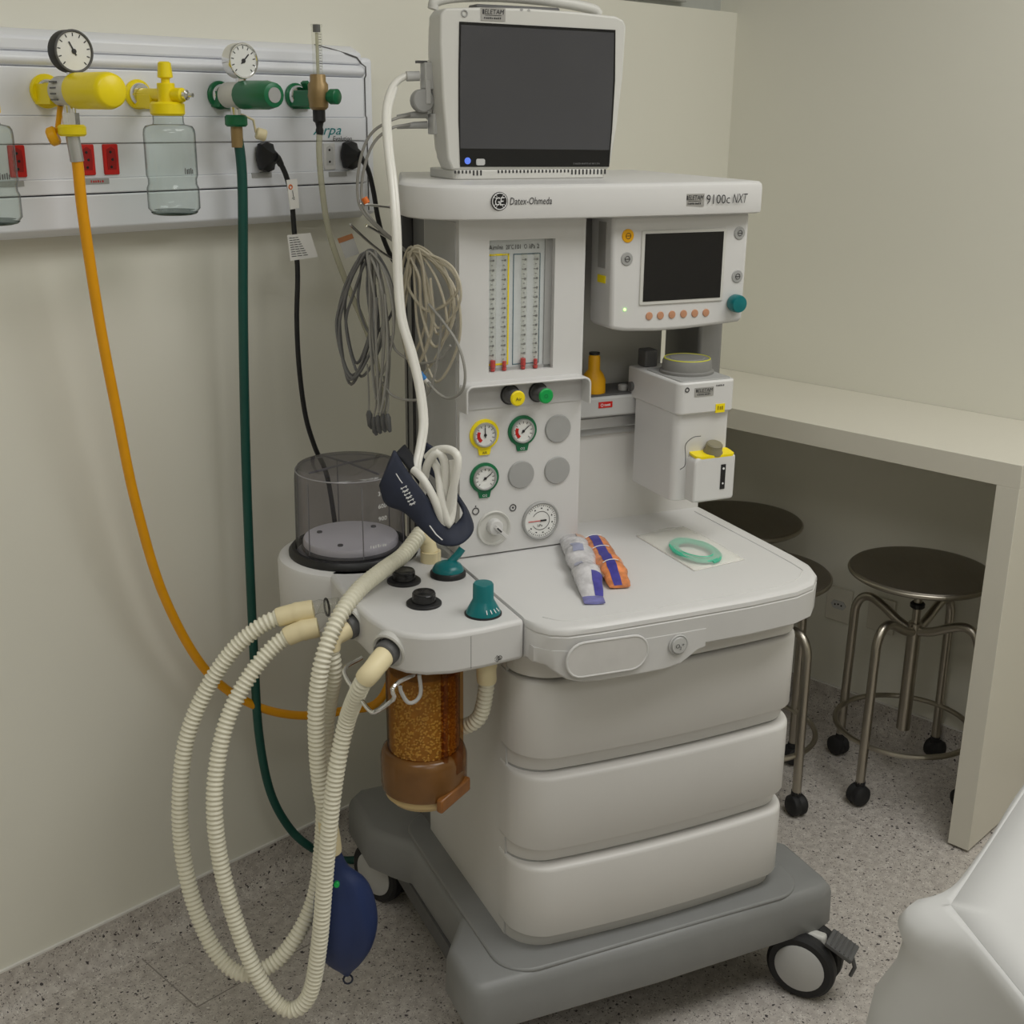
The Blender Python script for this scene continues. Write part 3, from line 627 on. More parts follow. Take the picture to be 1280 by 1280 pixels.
# adjustable pressure valve
p = at('M', 604, 767, z=.80)
pv = part('pressure_valve', MB().lathe([(.0275, 0), (.0275, .002), (.024, .003)], (p[0], p[1], .80), (0, 0, 1), 36), BLACK, AM)
part('valve_knob', MB().lathe([(.0258, .001), (.0252, .005), (.0205, .014), (.0168, .021), (.0155, .024), (.0152, .046), (.0135, .0485), (0, .049)], (p[0], p[1], .80), (0, 0, 1), 36), TEAL, pv)
tk = MB()
for k in range(4):
    a = math.radians(-100 + 17 * k); e = np.array([math.cos(a), math.sin(a), 0]); tk.obox(np.array([p[0], p[1], .811]) + e * .0226, e + np.array([0, 0, -.9]), np.cross(e, (0, 0, 1)), np.cross(e + np.array([0, 0, -.9]), np.cross(e, (0, 0, 1))), .004, .0006, .0004)
part('scale_marks', tk, INKW, pv)
# ports on the angled side
for i, (px_, py_) in enumerate(((.497, 1.655), (.515, 1.545))):
    dr = unit((-.9, -.36, -.18)) if i == 0 else unit((-.78, -.6, -.18))
    pt = part('port_recess', MB().lathe([(.0275, -.012), (.0275, .0035), (.025, .005), (.0215, .003), (.0215, -.01)], (px_, py_, .768), dr, 28, cap=False), WHITE2, AM)
    part('port', MB().lathe([(.0185, -.02), (.0185, .014), (.0165, .016)], (px_, py_, .768), dr, 24), GREYD, pt)
# scavenge port under the block
p = at('M', 608, 836, y=1.56)
part('outlet_port', MB().cyl((p[0], 1.56, .722), (0, 0, 1), .0125, .017, 20), BLACK, AM)
# canister
KX, KY = .585, 1.60
can = part('absorber_canister', MB().lathe([(.0565, .737), (.0565, .72), (.0555, .55)], (KX, KY, 0), (0, 0, 1), 44, cap=False), AMBER, AM)
part('granules', MB().lathe([(.05, .545), (.0525, .56), (.0525, .70), (.05, .703)], (KX, KY, 0), (0, 0, 1), 40), GRAN, can)
random.seed(4); gm = MB()
for k in range(1500):
    a = random.uniform(-2.9, .35); h = random.uniform(.548, .70); r_ = random.uniform(.0017, .0025); c = (KX + .0528 * math.cos(a), KY + .053 * math.sin(a), h)
    gm.add([(c[0] + r_, c[1], c[2]), (c[0] - r_, c[1], c[2]), (c[0], c[1] + r_, c[2]), (c[0], c[1] - r_, c[2]), (c[0], c[1], c[2] + r_), (c[0], c[1], c[2] - r_)],
           [(0, 2, 4), (2, 1, 4), (1, 3, 4), (3, 0, 4), (2, 0, 5), (1, 2, 5), (3, 1, 5), (0, 3, 5)])
go = part('granule_grains', gm, mat('soda_lime_grain', (250, 236, 190), .8, var=.2, scale=300), can, smooth=30); go['kind'] = 'stuff'
part('rib', MB().obox((KX + .034, KY - .048, .635), (1, .7, 0), (.7, -1, 0), (0, 0, 1), .010, .008, .09).obox((KX + .013, KY - .056, .635), (1, .2, 0), (.2, -1, 0), (0, 0, 1), .004, .005, .09), AMBER, can, bevel=.002)
part('canister_ring', MB().lathe([(.0575, .575), (.0635, .57), (.0665, .56), (.0665, .518), (.0645, .508), (.058, .505)], (KX, KY, 0), (0, 0, 1), 48), mat('amber_ring', (118, 80, 38), .25, var=.12), can)
part('canister_foot', MB().lathe([(.060, .507), (.060, .497), (.052, .488), (.0, .487)], (KX, KY, 0), (0, 0, 1), 40), mat('amber_pale', (206, 180, 130), .4), can)
part('latch', MB().obox((KX + .026, KY - .058, .513), (1, .5, .22), (.5, -1, 0), (0, 0, 1), .034, .006, .011), mat('amber_latch', (140, 90, 42), .3, var=.15, scale=60), can, bevel=.003)
# wire cradle of the absorber
wi = [at('M', u, v, y=y) for u, v, y in ((452, 822, 1.60), (430, 838, 1.58), (447, 868, 1.54), (462, 888, 1.51), (470, 890, 1.50), (485, 880, 1.50), (493, 872, 1.50), (490, 862, 1.50), (498, 853, 1.51), (515, 845, 1.53), (521, 842, 1.54))]
part('release_bar', MB().tube(resample(spline(wi, 6), .006), .0032, 8), CHROME, AM)
wi = [at('M', u, v, y=1.525) for u, v in ((524, 843), (526, 865), (520, 876), (510, 878), (502, 866), (500, 858))]
part('wire_loop', MB().tube(spline(wi, 6), .003, 8), GREYL, AM)
# bag arm
part('bag_port', MB().tube([(.668, 1.785, .815), (.664, 1.79, .835), (.65, 1.785, .852)], .0135, 16).cyl((.669, 1.785, .798), (0, 0, 1), .017, .02, 18), CREAM, AM)
part('cuff_stand', MB().cyl((.677, 1.745, .80), (0, 0, 1), .010, .045, 16), CLEAR, AM)
# side hooks under the shelf
def hook(pts, y):
    part('hook', MB().tube(spline([at('M', u, v, y=y_) for u, v, y_ in pts], 6), .0022, 8), CHROME, AM)
hook(((500, 262, 1.93), (520, 268, 1.90), (538, 270, 1.86), (543, 274, 1.84), (541, 271, 1.83)), 1.9)
hook(((506, 262, 2.0), (480, 258, 1.98), (450, 255, 1.97)), 1.9)
hook(((512, 312, 2.03), (490, 300, 1.98), (462, 284, 1.94), (458, 282, 1.935)), 1.9)
hook(((500, 330, 2.03), (470, 310, 1.98), (441, 284, 1.94), (438, 280, 1.935)), 1.9)
part('hook_plate', MB().box(.70, .72, 1.99, 2.03, 1.25, 1.345), GREYD, AM, bevel=.002)

# ================================================================ vaporiser
VA = thing('vaporiser', 'white vaporiser unit with grey dial, hung on the machine rail', 'vaporiser', (1.12, 1.76, .878), 'M')
vx0, vx1, vf, vb = 1.071, 1.178, 1.692, 1.835
vb_ = part('body', MB().prism(rrect(vx0, vx1, vf + .008, vb, (.014, .012, .003, .003), 6), .878, 1.030), WHITE, VA, bevel=.002)
part('head', MB().prism(rrect(vx0 - .002, vx1 + .002, vf, vb + .025, (.014, .012, .003, .003), 6), 1.028, 1.082), WHITE, VA, bevel=.003)
part('top_plate', MB().prism(rrect(vx0 + .006, vx1 - .003, vf + .006, vb - .02, .006, 4), 1.080, 1.084), GREYM, VA, bevel=.001)
dl = part('dial', MB().lathe([(.046, 0), (.046, .004), (.0425, .006), (.0415, .020), (.039, .024), (.030, .0245), (.029, .0255), (0, .026)], (1.128, 1.765, 1.084), (0, 0, 1), 44), mat('dial_grey', (128, 127, 124), .5), VA)
part('dial_ring', MB().ring((1.128, 1.765, 1.108), (0, 0, 1), .0385, .0012, 44, 6), mat('dial_lime', (206, 206, 60), .5), dl)
part('lock_lever', MB().box(1.085, 1.11, 1.83, 1.858, 1.082, 1.112), GREYD, VA, bevel=.003)
part('side_screw', MB().cyl((vx0 - .001, 1.845, 1.048), (-1, 0, 0), .008, .006, 16, .001), GREYD, VA)
part('filler', MB().prism(rrect(1.096, vx1 - .001, .8795, .958, (.004, .006, .006, .012), 4), vf - .018, vf + .02, 'y'), WHITE, VA, bevel=.008, seg=3)
part('filler_plate', MB().loft([[(x, y, .9575 + (y - vf) * .15) for x, y in rrect(1.100, vx1 - .003, vf - .018, vf + .012, (.01, .006, .008, .008), 5)], [(x, y, .9615 + (y - vf) * .15) for x, y in rrect(1.100, vx1 - .003, vf - .018, vf + .012, (.01, .006, .008, .008), 5)]]), YEL, VA)
part('filler_cap', MB().lathe([(.0165, 0), (.0165, .003), (.0145, .006), (.014, .016), (.012, .018), (0, .0185)], (1.140, vf - .003, .960), (0, -.25, 1), 20), mat('cap_olive', (134, 128, 104), .5), VA)
part('sight_glass', MB().box(1.148, 1.157, vf - .0192, vf - .016, .899, .942), BLACK, VA)
part('sight_marks', MB().cyl((1.1525, vf - .0192, .935), (0, -1, 0), .002, .0008, 10).cyl((1.1525, vf - .0192, .909), (0, -1, 0), .0016, .0008, 10), INKW, VA)
cd = [at('M', u, v, y=vf - .002) for u, v in ((876, 545), (866, 547), (857, 556), (857, 570), (856, 582), (850, 587))]
part('retaining_cord', MB().tube(spline(cd, 6), .0007, 6), GREYD, VA)
x, z = AMY(868, 496, vf); x2, z2 = AMY(892, 483, vf); sticker(VA, x, x2, z, z2, vf - .0006)
x, z = AMY(894, 516, vf); x2, z2 = AMY(906, 504, vf); part('model_label', MB().box(x, x2, vf - .001, vf + .001, z, z2), YEL, VA)
part('lettering', scrib(MB(), (x + .003, vf - .0013, z + .005), (1, 0, 0), x2 - x - .006, .007, 3), mat('olive_print', (150, 130, 0), .5), VA)
x, z = AMY(859, 487.5, vf); part('emblem', MB().ring((x, vf - .0004, z), (0, 1, 0), .0034, .0009, 16, 6), INK, VA)
x, z = AMY(895, 483, vf); part('lettering', scrib(MB(), (x, vf - .0004, z), (1, 0, 0), .016, .003, 6), GREYD, VA)

# ================================================================ patient monitor on the shelf
MY_ = 1.885; ST = 1.3975
MO = thing('patient_monitor', 'white patient monitor with a dark grey screen on the machine shelf', 'monitor', (.89, 1.95, ST), 'M')
k_ = MY_ / 1.79
def mz(z): return 1.5 + (z - 1.5) * k_
bz = [(.750, 1.412), (.742, 1.43), (.734, 1.52), (.730, 1.60), (.731, 1.640), (.740, 1.650), (.80, 1.6535), (.88, 1.655), (.96, 1.6535), (1.035, 1.6495), (1.050, 1.644), (1.0545, 1.634), (1.052, 1.56), (1.044, 1.48), (1.033, 1.415), (1.031, 1.412)]
part('bezel', MB().prism(bz, MY_, MY_ + .05, 'y'), WHITE2, MO, bevel=.005, seg=3)
part('case', MB().loft([[(.89 + (x - .89) * k, y, 1.52 + (z - 1.52) * k) for x, z in bz] for y, k in ((MY_ + .045, .985), (MY_ + .06, .965), (MY_ + .11, .86), (MY_ + .115, .8))]), mat('monitor_case', (214, 212, 204), .45), MO)
part('stand', MB().prism(rrect(.752, 1.024, MY_ - .004, MY_ + .115, .012, 4), ST, 1.4125), WHITE2, MO, bevel=.002)
scr = [AMY(u, v, MY_) for u, v in ((574, 27), (769, 37.5), (768.5, 100), (765, 160), (761, 208.5), (575, 208.5), (573, 150), (573, 90))]
part('screen_edge', MB().prism(scr, MY_ - .0012, MY_ + .002, 'y'), BEZ, MO)
s2 = [AMY(u, v, MY_) for u, v in ((576, 31), (767, 41), (766, 100), (763, 160), (761, 187.5), (575, 185.5), (574.5, 150), (574.5, 90))]
part('screen', MB().prism(s2, MY_ - .0017, MY_ + .002, 'y'), SCREEN, MO)
x, z = AMY(584, 201, MY_); part('alarm_lamp', MB().cyl((x, MY_ - .001, z), (0, -1, 0), .0052, .0014, 20), BLED, MO)
x, z = AMY(600, 202.5, MY_); part('power_key', MB().prism(rrect(x - .0075, x + .0075, z - .005, z + .005, .003), MY_ - .003, MY_, 'y'), GREYL, MO)
vn = MB()
for a, b in ((569, 604), (623, 757)):
    u = a
    while u < b:
        x, z = AMY(u, 212, MY_ - .004); dp_ = .0075 if (u > 592 and u < 606) or u > 714 else .0042
        vn.box(x - .0013, x + .0013, MY_ - .0045, MY_ - .003, 1.4115 - dp_, 1.4118); u += 4.6
part('vent_slot', vn, GROOVE, MO)
part('small_print', scrib(MB(), (*AMY(716, 207, MY_)[:1], MY_ - .0016, AMY(716, 205.5, MY_)[1]), (1, 0, 0), .05, .003, 16), GREYD, MO)
hp_ = [(x, MY_ + .06, z) for x, z in ((.742, 1.652), (.748, 1.664), (.79, 1.672), (.86, 1.675), (.95, 1.672), (1.02, 1.664), (1.035, 1.655))]
part('carry_handle', MB().tube(spline(hp_, 6), .0085, 10), WHITE2, MO)
part('handle_recess', MB().box(.795, .94, MY_ + .012, MY_ + .045, 1.652, 1.659), GREYD, MO, bevel=.003)
x, z = AMY(580.5, 16.8, MY_); part('emblem', MB().ring((x, MY_ - .0006, z), (0, 1, 0), .0045, .0012, 20, 6), GREYM, MO)
x, z = AMY(601, 25.5, MY_); x2, z2 = AMY(631.5, 10.5, MY_); sticker(MO, x, x2, z, z2, MY_ - .0006)
mk = MB(); x, z = AMY(652, 12, MY_); mk.cyl((x, MY_ + .0001, z), (0, -1, 0), .0022, .0006, 12); x, z = AMY(661, 12, MY_); mk.tube([(x - .002, MY_ - .0004, z - .002), (x, MY_ - .0004, z + .002), (x + .002, MY_ - .0004, z - .002), (x - .002, MY_ - .0004, z - .002)], .0004, 5)
part('indicator', mk, GREYM, MO)
# module rack on the monitor's left side
rk = part('module', MB().box(at('M', 541, 110, y=MY_ + .05)[0], .765, MY_ + .05, MY_ + .09, at('M', 541, 151, y=MY_ + .05)[2], at('M', 541, 74, y=MY_ + .05)[2]), WHITE2, MO, bevel=.006)
mp = lambda u, v: at('M', u, v, y=MY_ + .05)
p = mp(535, 95); part('gas_port', MB().obox(p, (1, 0, 0), (0, 1, 0), (0, 0, 1), .009, .012, .020), GREYL, rk, bevel=.002)
p = mp(526.5, 77.5); part('port_lever', MB().obox(p, (1, 0, 0), (0, 1, 0), (0, 0, 1), .0085, .004, .002), GREYD, rk)
p = mp(527, 126); part('water_trap', MB().cyl((p[0], p[1] - .012, p[2]), (0, 1, 0), .0175, .02, 24, .002), GREYM, rk)
p = mp(532, 115); part('trap_arm', MB().obox(p, (1, 0, 0), (0, 1, 0), (0, 0, 1), .004, .014, .018), GREYL, rk, bevel=.001)
p = mp(544, 155); part('socket', MB().obox(p, (1, 0, 0), (0, 1, 0), (0, 0, 1), .008, .014, .016), GREYL, rk, bevel=.002)

# ================================================================ medical rail panel on the left wall
PY = 1.815
def RZ(v, u=240): return at('R', u, v, y=PY)[2]
HP = thing('headwall_panel', 'long pale grey wall panel with medical gas outlets and sockets', 'wall panel', (1.2, 1.86, 1.31), 'R')
px0 = at('R', -90, 150, y=PY)[0]; px1 = at('R', 456, 150, y=PY)[0]; pxe = at('R', 473, 150, y=PY)[0]
zt, zr1, zr0, zg, zl1, zs, zj, zb_ = RZ(49), RZ(72), RZ(90), RZ(146), RZ(178), RZ(219), RZ(237.2), RZ(286.3)
part('top_cover', MB().prism([(PY + .03, zt + .004), (WY - .0005, zt + .004), (WY - .0005, zr1), (PY + .004, zr1), (PY + .004, zt - .008)], px0, px1, 'x'), PANELW, HP, bevel=.004)
rl_ = [(PY + .012 - .016 * math.sin(t), (zr1 + zr0) / 2 + (zr1 - zr0) / 2 * math.cos(t)) for t in np.linspace(0, math.pi, 10)] + [(WY - .0005, zr0), (WY - .0005, zr1)]
part('bumper_rail', MB().prism(rl_, px0, px1, 'x'), PANELW, HP, smooth=50)
part('gas_board', MB().box(px0, px1, PY, WY - .0005, zg, zr0), PANELW, HP, bevel=.002)
part('middle_board', MB().box(px0, px1, PY - .003, WY - .0005, zl1 + .0003, zg), PANELW, HP, bevel=.0015)
part('socket_board', MB().box(px0, px1, PY, WY - .0005, zs, zl1 - .0003), PANELW, HP, bevel=.001)
part('label_board', MB().box(px0, px1, PY - .003, WY - .0005, zj + .0008, zs), PANELW, HP, bevel=.002)
part('lower_duct', MB().prism([(PY - .003, zj - .0012), (WY - .0005, zj - .0012), (WY - .0005, zb_), (PY + .018, zb_), (PY + .002, zb_ + .012)], px0, px1, 'x'), PANELW, HP, bevel=.002)
part('joint', MB().box(px0, px1 - .001, PY + .006, WY - .0005, zj - .002, zj + .002), GROOVE, HP)
part('end_cap', MB().box(px1 + .001, pxe, PY + .012, WY - .0005, zb_ + .004, zt - .014), PANELW, HP, bevel=.008, seg=3)
eg = [(px1 + .0008, PY - .0042, zb_ + .014), (px1 + .0008, PY - .0042, zg), (px1 + .0008, PY - .0012, zg + .004), (px1 + .0008, PY - .0012, zr0 - .001), (px1 + .0008, PY - .005, zr0 + .004), (px1 + .0005, PY - .005, zr1 - .003), (px1 - .002, PY + .003, zr1 + .002), (px1 - .012, PY + .003, zr1 + .012), (px1 - .034, PY + .003, zt - .010), (px1 - .062, PY + .016, zt - .002), (px1 - .085, PY + .029, zt + .0035)]
part('edge_strip', MB().tube(eg, .0013, 6), GREYD, HP)
def socket(u, v, m, holes=3):
    x, z = at('R', u, v, y=PY)[0], at('R', u, v, y=PY)[2]
    s = part('socket', MB().prism(rrect(x - .0125, x + .0125, z - .0225, z + .0225, .002, 3), PY - .003, PY + .001, 'y'), m, HP, bevel=.001, label='red wall socket' if m is RED else 'white wall socket')
    part('socket_face', MB().prism([(x - .007, z - .015), (x + .007, z - .015), (x + .0085, z), (x + .007, z + .015), (x, z + .019), (x - .007, z + .015)], PY - .0036, PY - .0028, 'y'), mat('socket_red_dark', (160, 14, 12), .4) if m is RED else GREYL, s)
    hl = MB()
    for dz in (-.011, 0, .011) if holes == 3 else (-.009, .011): hl.cyl((x - .001 + (.0025 if dz == 0 else 0), PY - .0036, z + dz), (0, -1, 0), .0021, .0006, 10)
    part('hole', hl, BLACK, s)
for u in (21, 108, 138): socket(u, 202 - u * .02, RED)
socket(411, 195.5, WHITE, 2); socket(437, 195, WHITE, 2); socket(331, 198, WHITE, 2)
for u, v, t in ((121, 226.5, 1), (13, 230, 0), (327, 219, 0), (422, 217.5, 0)):
    x, z = at('R', u, v, y=PY - .003)[0], at('R', u, v, y=PY - .003)[2]
    part('name_plate', MB().box(x - .02, x + .02, PY - .0042, PY - .002, z - .004, z + .004), GREYM, HP)
    if t: part('name_print', scrib(MB(), (x - .011, PY - .0044, z - .0018), (1, 0, 0), .022, .0036, 6), REDP, HP)
x, z = at('R', 398, 171, y=PY - .003)[0], at('R', 398, 171, y=PY - .003)[2]
part('logo', MB().text('Arpa', (x - .012, PY - .0036, z - .002), (1, 0, 0), (0, 0, 1), .062, .022, shear=.35), INKT, HP)
part('logo_text', MB().text('Evolution', (x + .031, PY - .0036, z - .007), (1, 0, 0), (0, 0, 1), .042, .008, shear=.2), INK, HP)

# ---------------- gas fittings: each stands straight out from the panel
def fit_axis(u, v):
    p = at('R', u, v, y=PY); x0, z0 = p[0], p[2]
    return x0, z0, (lambda uu: at('R', uu, v, x=x0)[1])
OUT = (0, -1, 0)
def outlet(T, x0, z0, m, r=.022, dx=.0):
    q = part('outlet_plate', MB().cyl((x0, PY + .0005, z0), OUT, r, .008, 28, .002).box(x0 - .005, x0 + .028, PY - .006, PY + .0005, z0 - .021, z0 - .009), m, T)
    part('outlet_ring', MB().lathe([(.017, .007), (.017, .012), (.0145, .016), (.010, .016), (.010, .009)], (x0, PY, z0), OUT, 24), CHROME, T)
def gauge_w(T, x, y, z, r, case, zbot, ang):
    part('gauge_case', MB().lathe([(r - .002, .022), (r, .02), (r, 0), (r - .001, -.002), (r - .0030, -.001), (r - .0032, .004), (.0004, .004)], (x, y, z), (0, 1, 0), 36), case, T)
    part('gauge_rim', MB().ring((x, y - .001, z), (0, 1, 0), r - .0012, .0016, 36, 6), CHROME if case is not BLACK else GREYD, T)
    part('dial', MB().cyl((x, y + .002, z), OUT, r - .003, .002, 32), DIAL, T)
    tk = MB()
    for k in range(11):
        a = math.radians(225 - 27 * k); e = np.array([math.cos(a), 0, math.sin(a)]); tk.obox(np.array([x, y - .0002, z]) + e * (r - .0065), e, (0, 1, 0), np.cross(e, (0, 1, 0)), .0022, .0002, .0007)
    a = math.radians(ang); e = np.array([math.cos(a), 0, math.sin(a)])
    part('scale_marks', tk, INK, T)
    part('needle', MB().obox(np.array([x, y - .0009, z]) + e * .004, e, (0, 1, 0), np.cross(e, (0, 1, 0)), .010, .0003, .0009).cyl((x, y, z), OUT, .0034, .0014, 12), INK, T)
    part('gauge_stem', MB().cyl((x, y + .010, zbot), (0, 0, 1), .006, z - r - zbot + .003, 12).cyl((x, y + .010, z - r - .006), (0, 0, 1), .008, .007, 6), CHROME, T)

# yellow air regulator
x0, z0, yy = fit_axis(56, 114)
T1 = thing('air_regulator', 'yellow-knobbed pressure regulator with a black round gauge on the wall panel', 'regulator', (x0, PY, z0), 'R')
outlet(T1, x0, z0, YEL, .024)
yb1, yk0, yk1 = yy(75), yy(96), yy(141)
part('neck', MB().cyl((x0, PY - .006, z0), OUT, .012, PY - yb1 - .004, 18).obox((x0, (PY + yb1) / 2, z0 - .004), (1, 0, 0), OUT, (0, 0, 1), .017, (PY - yb1) / 2, .014), YEL, T1)
part('body', MB().lathe([(.0185, 0), (.0205, .003), (.0205, yb1 - yk0 - .002), (.018, yb1 - yk0 + .002)], (x0, yb1, z0), OUT, 28), WHITE2, T1)
sl = MB()
for dz in (-.012, -.004, .004, .012): sl.box(x0 + .0175 * 1, x0 + .0215, yb1 - .028, yb1 - .012, z0 + dz - .001, z0 + dz + .001).box(x0 - .0215, x0 - .0175, yb1 - .028, yb1 - .012, z0 + dz - .001, z0 + dz + .001)
part('slot', sl, GREYD, T1)
part('knob', MB().lathe([(.021, 0), (.0245, .003), (.0245, yk0 - yk1 - .012), (.0225, yk0 - yk1 - .003), (.019, yk0 - yk1), (0, yk0 - yk1 + .001)], (x0, yk0, z0), OUT, 30), YEL, T1)
gy = yy(90); g1 = at('R', 94, 64, x=x0); gauge_w(T1, x0, g1[1] + .004, g1[2], .0285, BLACK, z0 + .015, 118)
ym = (yb1 + yk0) / 2
zn1 = at('R', 92, 163, y=ym)[2]
part('stem', MB().cyl((x0, ym, zn1 + .012), (0, 0, 1), .0085, z0 - .018 - zn1 - .012, 14).cyl((x0, ym, zn1 + .008), (0, 0, 1), .0125, .016, 8), CHROME, T1)
part('nut', MB().cyl((x0, ym, zn1 - .008), (0, 0, 1), .020, .016, 14, .003), YEL, T1)
part('cap', MB().cyl((x0 - .014, ym + .016, zn1 - .006), (-.7, .5, -.3), .0135, .014, 18, .003).tube([(x0 - .01, ym + .02, zn1), (x0 - .006, ym + .03, z0 - .05), (x0 - .003, ym + .022, z0 - .02)], .004, 8), ORY, T1)
hose1 = (x0, ym, zn1 - .008)
# green oxygen regulator
x0, z0, yy = fit_axis(273, 119)
T3 = thing('oxygen_regulator', 'dark green-knobbed regulator with a silver round gauge on the wall panel', 'regulator', (x0, PY, z0), 'R')
outlet(T3, x0, z0, GRN, .022)
yb1, yk0, yk1 = yy(284), yy(303), yy(343)
part('neck', MB().cyl((x0, PY - .006, z0), OUT, .011, PY - yb1 - .004, 18).obox((x0, (PY + yb1) / 2, z0 - .006), (1, 0, 0), OUT, (0, 0, 1), .015, (PY - yb1) / 2, .012), GRN, T3)
part('body', MB().lathe([(.0185, 0), (.020, .003), (.020, yb1 - yk0 - .002), (.018, yb1 - yk0 + .002)], (x0, yb1, z0), OUT, 28), WHITE2, T3)
part('knob', MB().lathe([(.0205, 0), (.022, .003), (.0215, yk0 - yk1 - .016), (.0185, yk0 - yk1 - .001), (.017, yk0 - yk1)], (x0, yk0, z0), OUT, 16), GRN, T3)
part('knob_end', MB().cyl((x0, yk1 + .001, z0), OUT, .0115, .002, 20), GREYM, T3)
g1 = at('R', 306, 76, x=x0); gauge_w(T3, x0, g1[1] + .004, g1[2], .0265, CHROME, z0 + .015, 45)
ym = (yb1 + yk0) / 2; zn3 = at('R', 301, 151, y=ym)[2]
part('stem', MB().cyl((x0, ym, zn3 + .006), (0, 0, 1), .0085, z0 - .017 - zn3 - .006, 14), CHROME, T3)
part('nut', MB().cyl((x0, ym, zn3 - .009), (0, 0, 1), .0185, .018, 10, .003), GRN, T3)
p = at('R', 320, 166, y=ym); part('cap', MB().cyl((p[0], p[1], p[2]), (.6, -.3, -.2), .0095, .017, 16, .002).tube([p, (p[0] - .004, p[1], p[2] + .02), (x0 + .01, ym - .005, z0 - .03), (x0, ym, z0 - .028)], .002, 6), CREAM, T3)
hose3 = (x0, ym, zn3 - .009)
# suction jars
def bottle(T, x, y, zt, zb):
    h = zt - zb; r = .0385
    prof = [(.0225, h), (.0225, h - .010), (.0235, h - .014), (.0345, h - .0165), (r - .001, h - .021), (r, h - .028), (r, h * .40), (r - .0022, h * .36), (r - .002, h * .31), (r + .0005, h * .27), (r + .0005, .010), (r - .006, .002), (r - .012, .0), (.0, .003)]
    part('jar', MB().lathe([(a, zb + b) for a, b in prof], (x, y, 0), (0, 0, 1), 44, cap=False), GLASS, T, smooth=60)
    part('jar_base', MB().lathe([(r - .003, zb + .004), (r - .006, zb + .0015), (.0, zb + .0035), (0, zb + .006), (r - .008, zb + .0075)], (x, y, 0), (0, 0, 1), 44), clear('jar_base_glass', (176, 196, 188), .35, .05, .12, (150, 170, 165)), T)
    part('jar_mark', scrib(MB(), (x - .002, y - r - .0008, zb + h * .42), (1, .2, 0), .018, .009, 5), GREYD, T)
x0, z0, yy = fit_axis(171, 118)
T2 = thing('suction_jar', 'clear glass suction jar under a yellow valve, whole on the wall panel', 'suction jar', (x0, PY, z0), 'R')
outlet(T2, x0, z0, YEL, .022)
yv = yy(208); zc = at('R', 207, 136, y=yv)[2]; zbj = at('R', 207, 269, y=yv)[2]
part('valve', MB().tube([(x0, PY - .006, z0), (x0, yv + .018, z0 - .001), (x0, yv, z0 - .004)], .0095, 14).cyl((x0, yv, zc), (0, 0, 1), .013, z0 - zc + .016, 18).obox((x0, PY - .03, z0 - .010), (1, 0, 0), OUT, (0, 0, 1), .010, .024, .010), YEL, T2, bevel=.001)
part('valve_pin', MB().cyl((x0 + .003, yv + .012, z0 - .012), (0, 0, 1), .005, .026, 12), CHROME, T2)
part('valve_knob', MB().lathe([(.0065, 0), (.0065, .012), (.0115, .014), (.0095, .034), (.007, .036)], (x0, yv, z0 + .010), (0, 0, 1), 12), YEL, T2)
part('nozzle', MB().cyl((x0 + .006, yv - .008, z0 - .001), (.35, -1, 0), .0105, .020, 16, .002), YEL, T2)
part('nozzle_tip', MB().lathe([(.007, 0), (.0075, .006), (.003, .008), (.003, .017)], (x0 + .0125, yv - .027, z0 - .001), (.35, -1, 0), 14), CHROME, T2)
part('lid', MB().cyl((x0, yv, zc - .010), (0, 0, 1), .0255, .020, 30, .003), YEL, T2)
bottle(T2, x0, yv, zc - .008, zbj)
x1_ = at('R', -14, 230, y=yv); zc0 = zc + .0
T0 = thing('suction_jar', 'clear glass suction jar cut off by the left edge of the photo', 'suction jar', (x1_[0], PY, z0), 'R')
zt0 = at('R', -14, 148, x=x1_[0])[2]
outlet(T0, x1_[0], z0, YEL, .022)
part('valve', MB().tube([(x1_[0], PY - .006, z0), (x1_[0], yv, z0 - .004)], .0095, 14).cyl((x1_[0], yv, zc), (0, 0, 1), .013, z0 - zc + .016, 18), YEL, T0)
part('lid', MB().cyl((x1_[0], yv, zc - .010), (0, 0, 1), .0255, .020, 30, .003), YEL, T0)
bottle(T0, x1_[0], yv, zc - .008, zbj)
# oxygen flowmeter
x0, z0, yy = fit_axis(368, 120)
T4 = thing('oxygen_flowmeter', 'slim clear oxygen flowmeter with a brass body on the wall panel', 'flowmeter', (x0, PY, z0), 'R')
outlet(T4, x0, z0, GRN, .021)
yb4 = yy(398); zb4 = z0
part('neck', MB().obox((x0, (PY + yb4) / 2, z0 - .004), (1, 0, 0), OUT, (0, 0, 1), .013, (PY - yb4) / 2 - .004, .013).obox((x0 + .012, PY - .025, z0 + .008), (1, 0, .6), OUT, (-.6, 0, 1), .004, .008, .018), GRN, T4, bevel=.002)
part('body', MB().lathe([(.011, -.022), (.015, -.018), (.016, -.006), (.017, 0), (.016, .006), (.016, .018), (.0125, .023), (.0125, .032), (.0115, .034)], (x0, yb4, z0), (0, 0, 1), 20, sq=1.15), BRASS, T4)
part('flow_knob', MB().lathe([(.008, .010), (.008, .022), (.0125, .024), (.0125, .036), (.010, .038), (0, .039)], (x0 + .002, yb4, z0 - .001), (.3, -1, 0), 18), GRN, T4)
ztop = at('R', 405, 31, y=yb4)[2]
ft = part('flow_tube', MB().lathe([(.0085, z0 + .03), (.0085, ztop - .004), (.0095, ztop - .003), (.0095, ztop)], (x0 + .001, yb4, 0), (0, 0, 1), 18), CLEAR, T4)
part('inner_tube', MB().cyl((x0 + .001, yb4, z0 + .032), (0, 0, 1), .0028, ztop - z0 - .045, 10), MILK, T4)
part('tube_cap', MB().cyl((x0 + .001, yb4, ztop - .012), (0, 0, 1), .0062, .0115, 14), GREYD, T4)
mk = MB()
